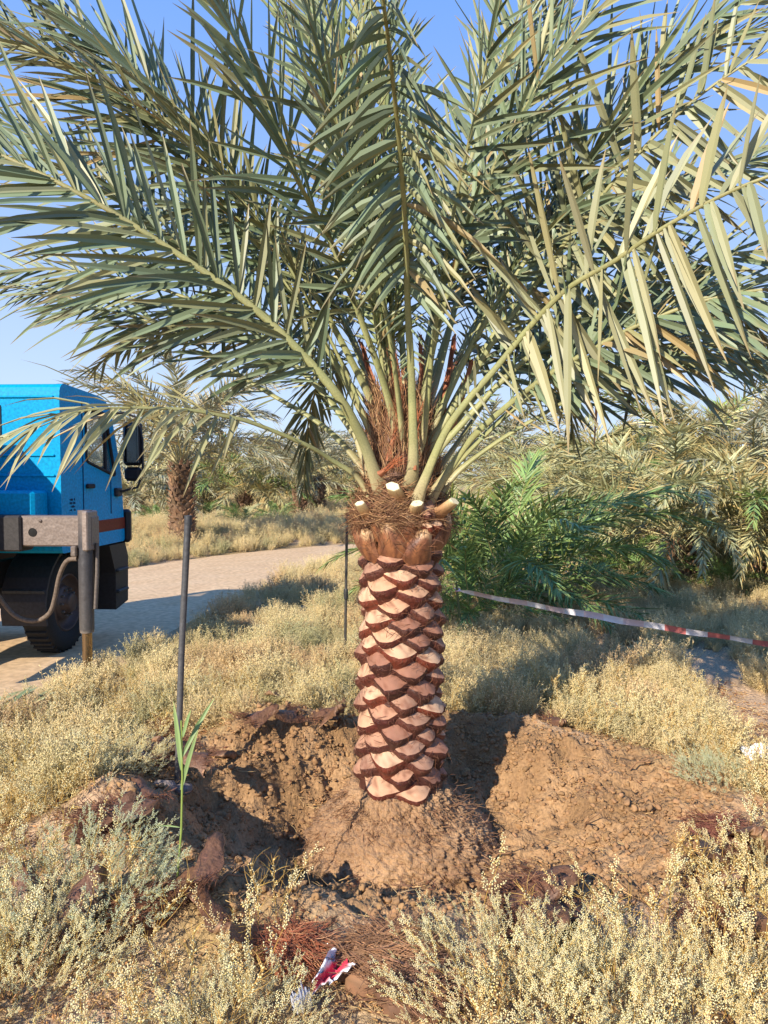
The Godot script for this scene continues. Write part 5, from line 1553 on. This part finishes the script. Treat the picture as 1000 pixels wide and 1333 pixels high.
	lg.tube(hose, 0.02, 8, lin(118, 104, 92))
	put(lg.mesh(), "hydraulic_hose", M.rubber, T)
	# crane base standing behind the cab, mostly outside the picture
	var cr := MB.new()
	cr.box(Vector3(-1.15, 1.68, 0.85), Vector3(0.95, 1.35, 0.7), lin(44, 46, 52), 0.04)
	put(cr.mesh(), "crane_base", M.black, T)
	cr = MB.new()
	cr.box(Vector3(-0.62, 1.02, 0.62), Vector3(0.55, 0.22, 0.4), lin(56, 46, 44), 0.03)
	put(cr.mesh(), "valve_box", M.black, T)
	cr = MB.new()
	cr.box(Vector3(-0.45, 1.36, 0.40), Vector3(0.18, 0.10, 0.12), lin(150, 92, 74), 0.02)
	put(cr.mesh(), "valve", M.steel, T)

# ------------------------------------------------------------------
func _ready() -> void:
	rng.seed = 4711
	var cam := Camera3D.new()
	cam.name = "camera"
	cam.fov = rad_to_deg(2.0 * atan(666.5 / F))
	cam.near = 0.05
	cam.far = 800.0
	cam.position = EYE
	cam.rotation.x = PITCH
	add_child(cam)
	cam.current = true
	var env := Environment.new()
	env.background_mode = Environment.BG_SKY
	var sky := Sky.new()
	var sm := ProceduralSkyMaterial.new()
	sm.sky_top_color = Color(0.28, 0.51, 0.84)
	sm.sky_horizon_color = Color(0.75, 0.82, 0.88)
	sm.sky_curve = 0.27
	sm.ground_horizon_color = Color(0.74, 0.68, 0.58)
	sm.ground_bottom_color = Color(0.5, 0.42, 0.33)
	sm.sun_angle_max = 1.0
	sky.sky_material = sm
	env.sky = sky
	env.tonemap_mode = Environment.TONE_MAPPER_LINEAR
	env.tonemap_exposure = 1.5
	env.sdfgi_enabled = true
	env.ssao_enabled = true
	env.ssil_enabled = true
	var we := WorldEnvironment.new()
	we.name = "world_environment"
	we.environment = env
	add_child(we)
	var sun := DirectionalLight3D.new()
	sun.name = "sun"
	sun.light_energy = 1.6
	sun.light_color = Color(1.0, 0.95, 0.88)
	sun.light_angular_distance = 0.5
	sun.shadow_enabled = true
	add_child(sun)
	var el := deg_to_rad(30.0)
	var to_sun := Vector3(-0.56 * cos(el), sin(el), 0.83 * cos(el))
	sun.look_at_from_position(Vector3.ZERO, -to_sun, Vector3.UP)

	for q in [[n_a, 0.05, 3, 1], [n_b, 0.03, 3, 2], [n_c, 0.05, 3, 3], [n_d, 0.08, 2, 4]]:
		q[0].noise_type = FastNoiseLite.TYPE_SIMPLEX_SMOOTH
		q[0].frequency = q[1]
		q[0].fractal_octaves = q[2]
		q[0].seed = q[3]
	make_materials()
	print("materials ", Time.get_ticks_msec())
	build_ground()
	print("ground ", Time.get_ticks_msec())
	build_main_palm()
	print("palm ", Time.get_ticks_msec())
	build_grove()
	print("grove ", Time.get_ticks_msec())
	build_truck()
	for q in [[350, 945, 0.28], [430, 948, 0.2], [250, 990, 0.26], [190, 1000, 0.2], [140, 1080, 0.2], [940, 1125, 0.24], [715, 943, 0.10], [220, 955, 0.15], [806, 940, 0.12], [1000, 1000, 0.2], [700, 1180, 0.14], [260, 1195, 0.22], [430, 1290, 0.14], [500, 1262, 0.2], [385, 1250, 0.15], [390, 1325, 0.1]]:
		var p := on_ground(q[0], q[1])
		cleared.append([p.x, p.z, q[2]])
	build_scrub()
	print("scrub ", Time.get_ticks_msec())
	build_loose()
	print("done ", Time.get_ticks_msec())
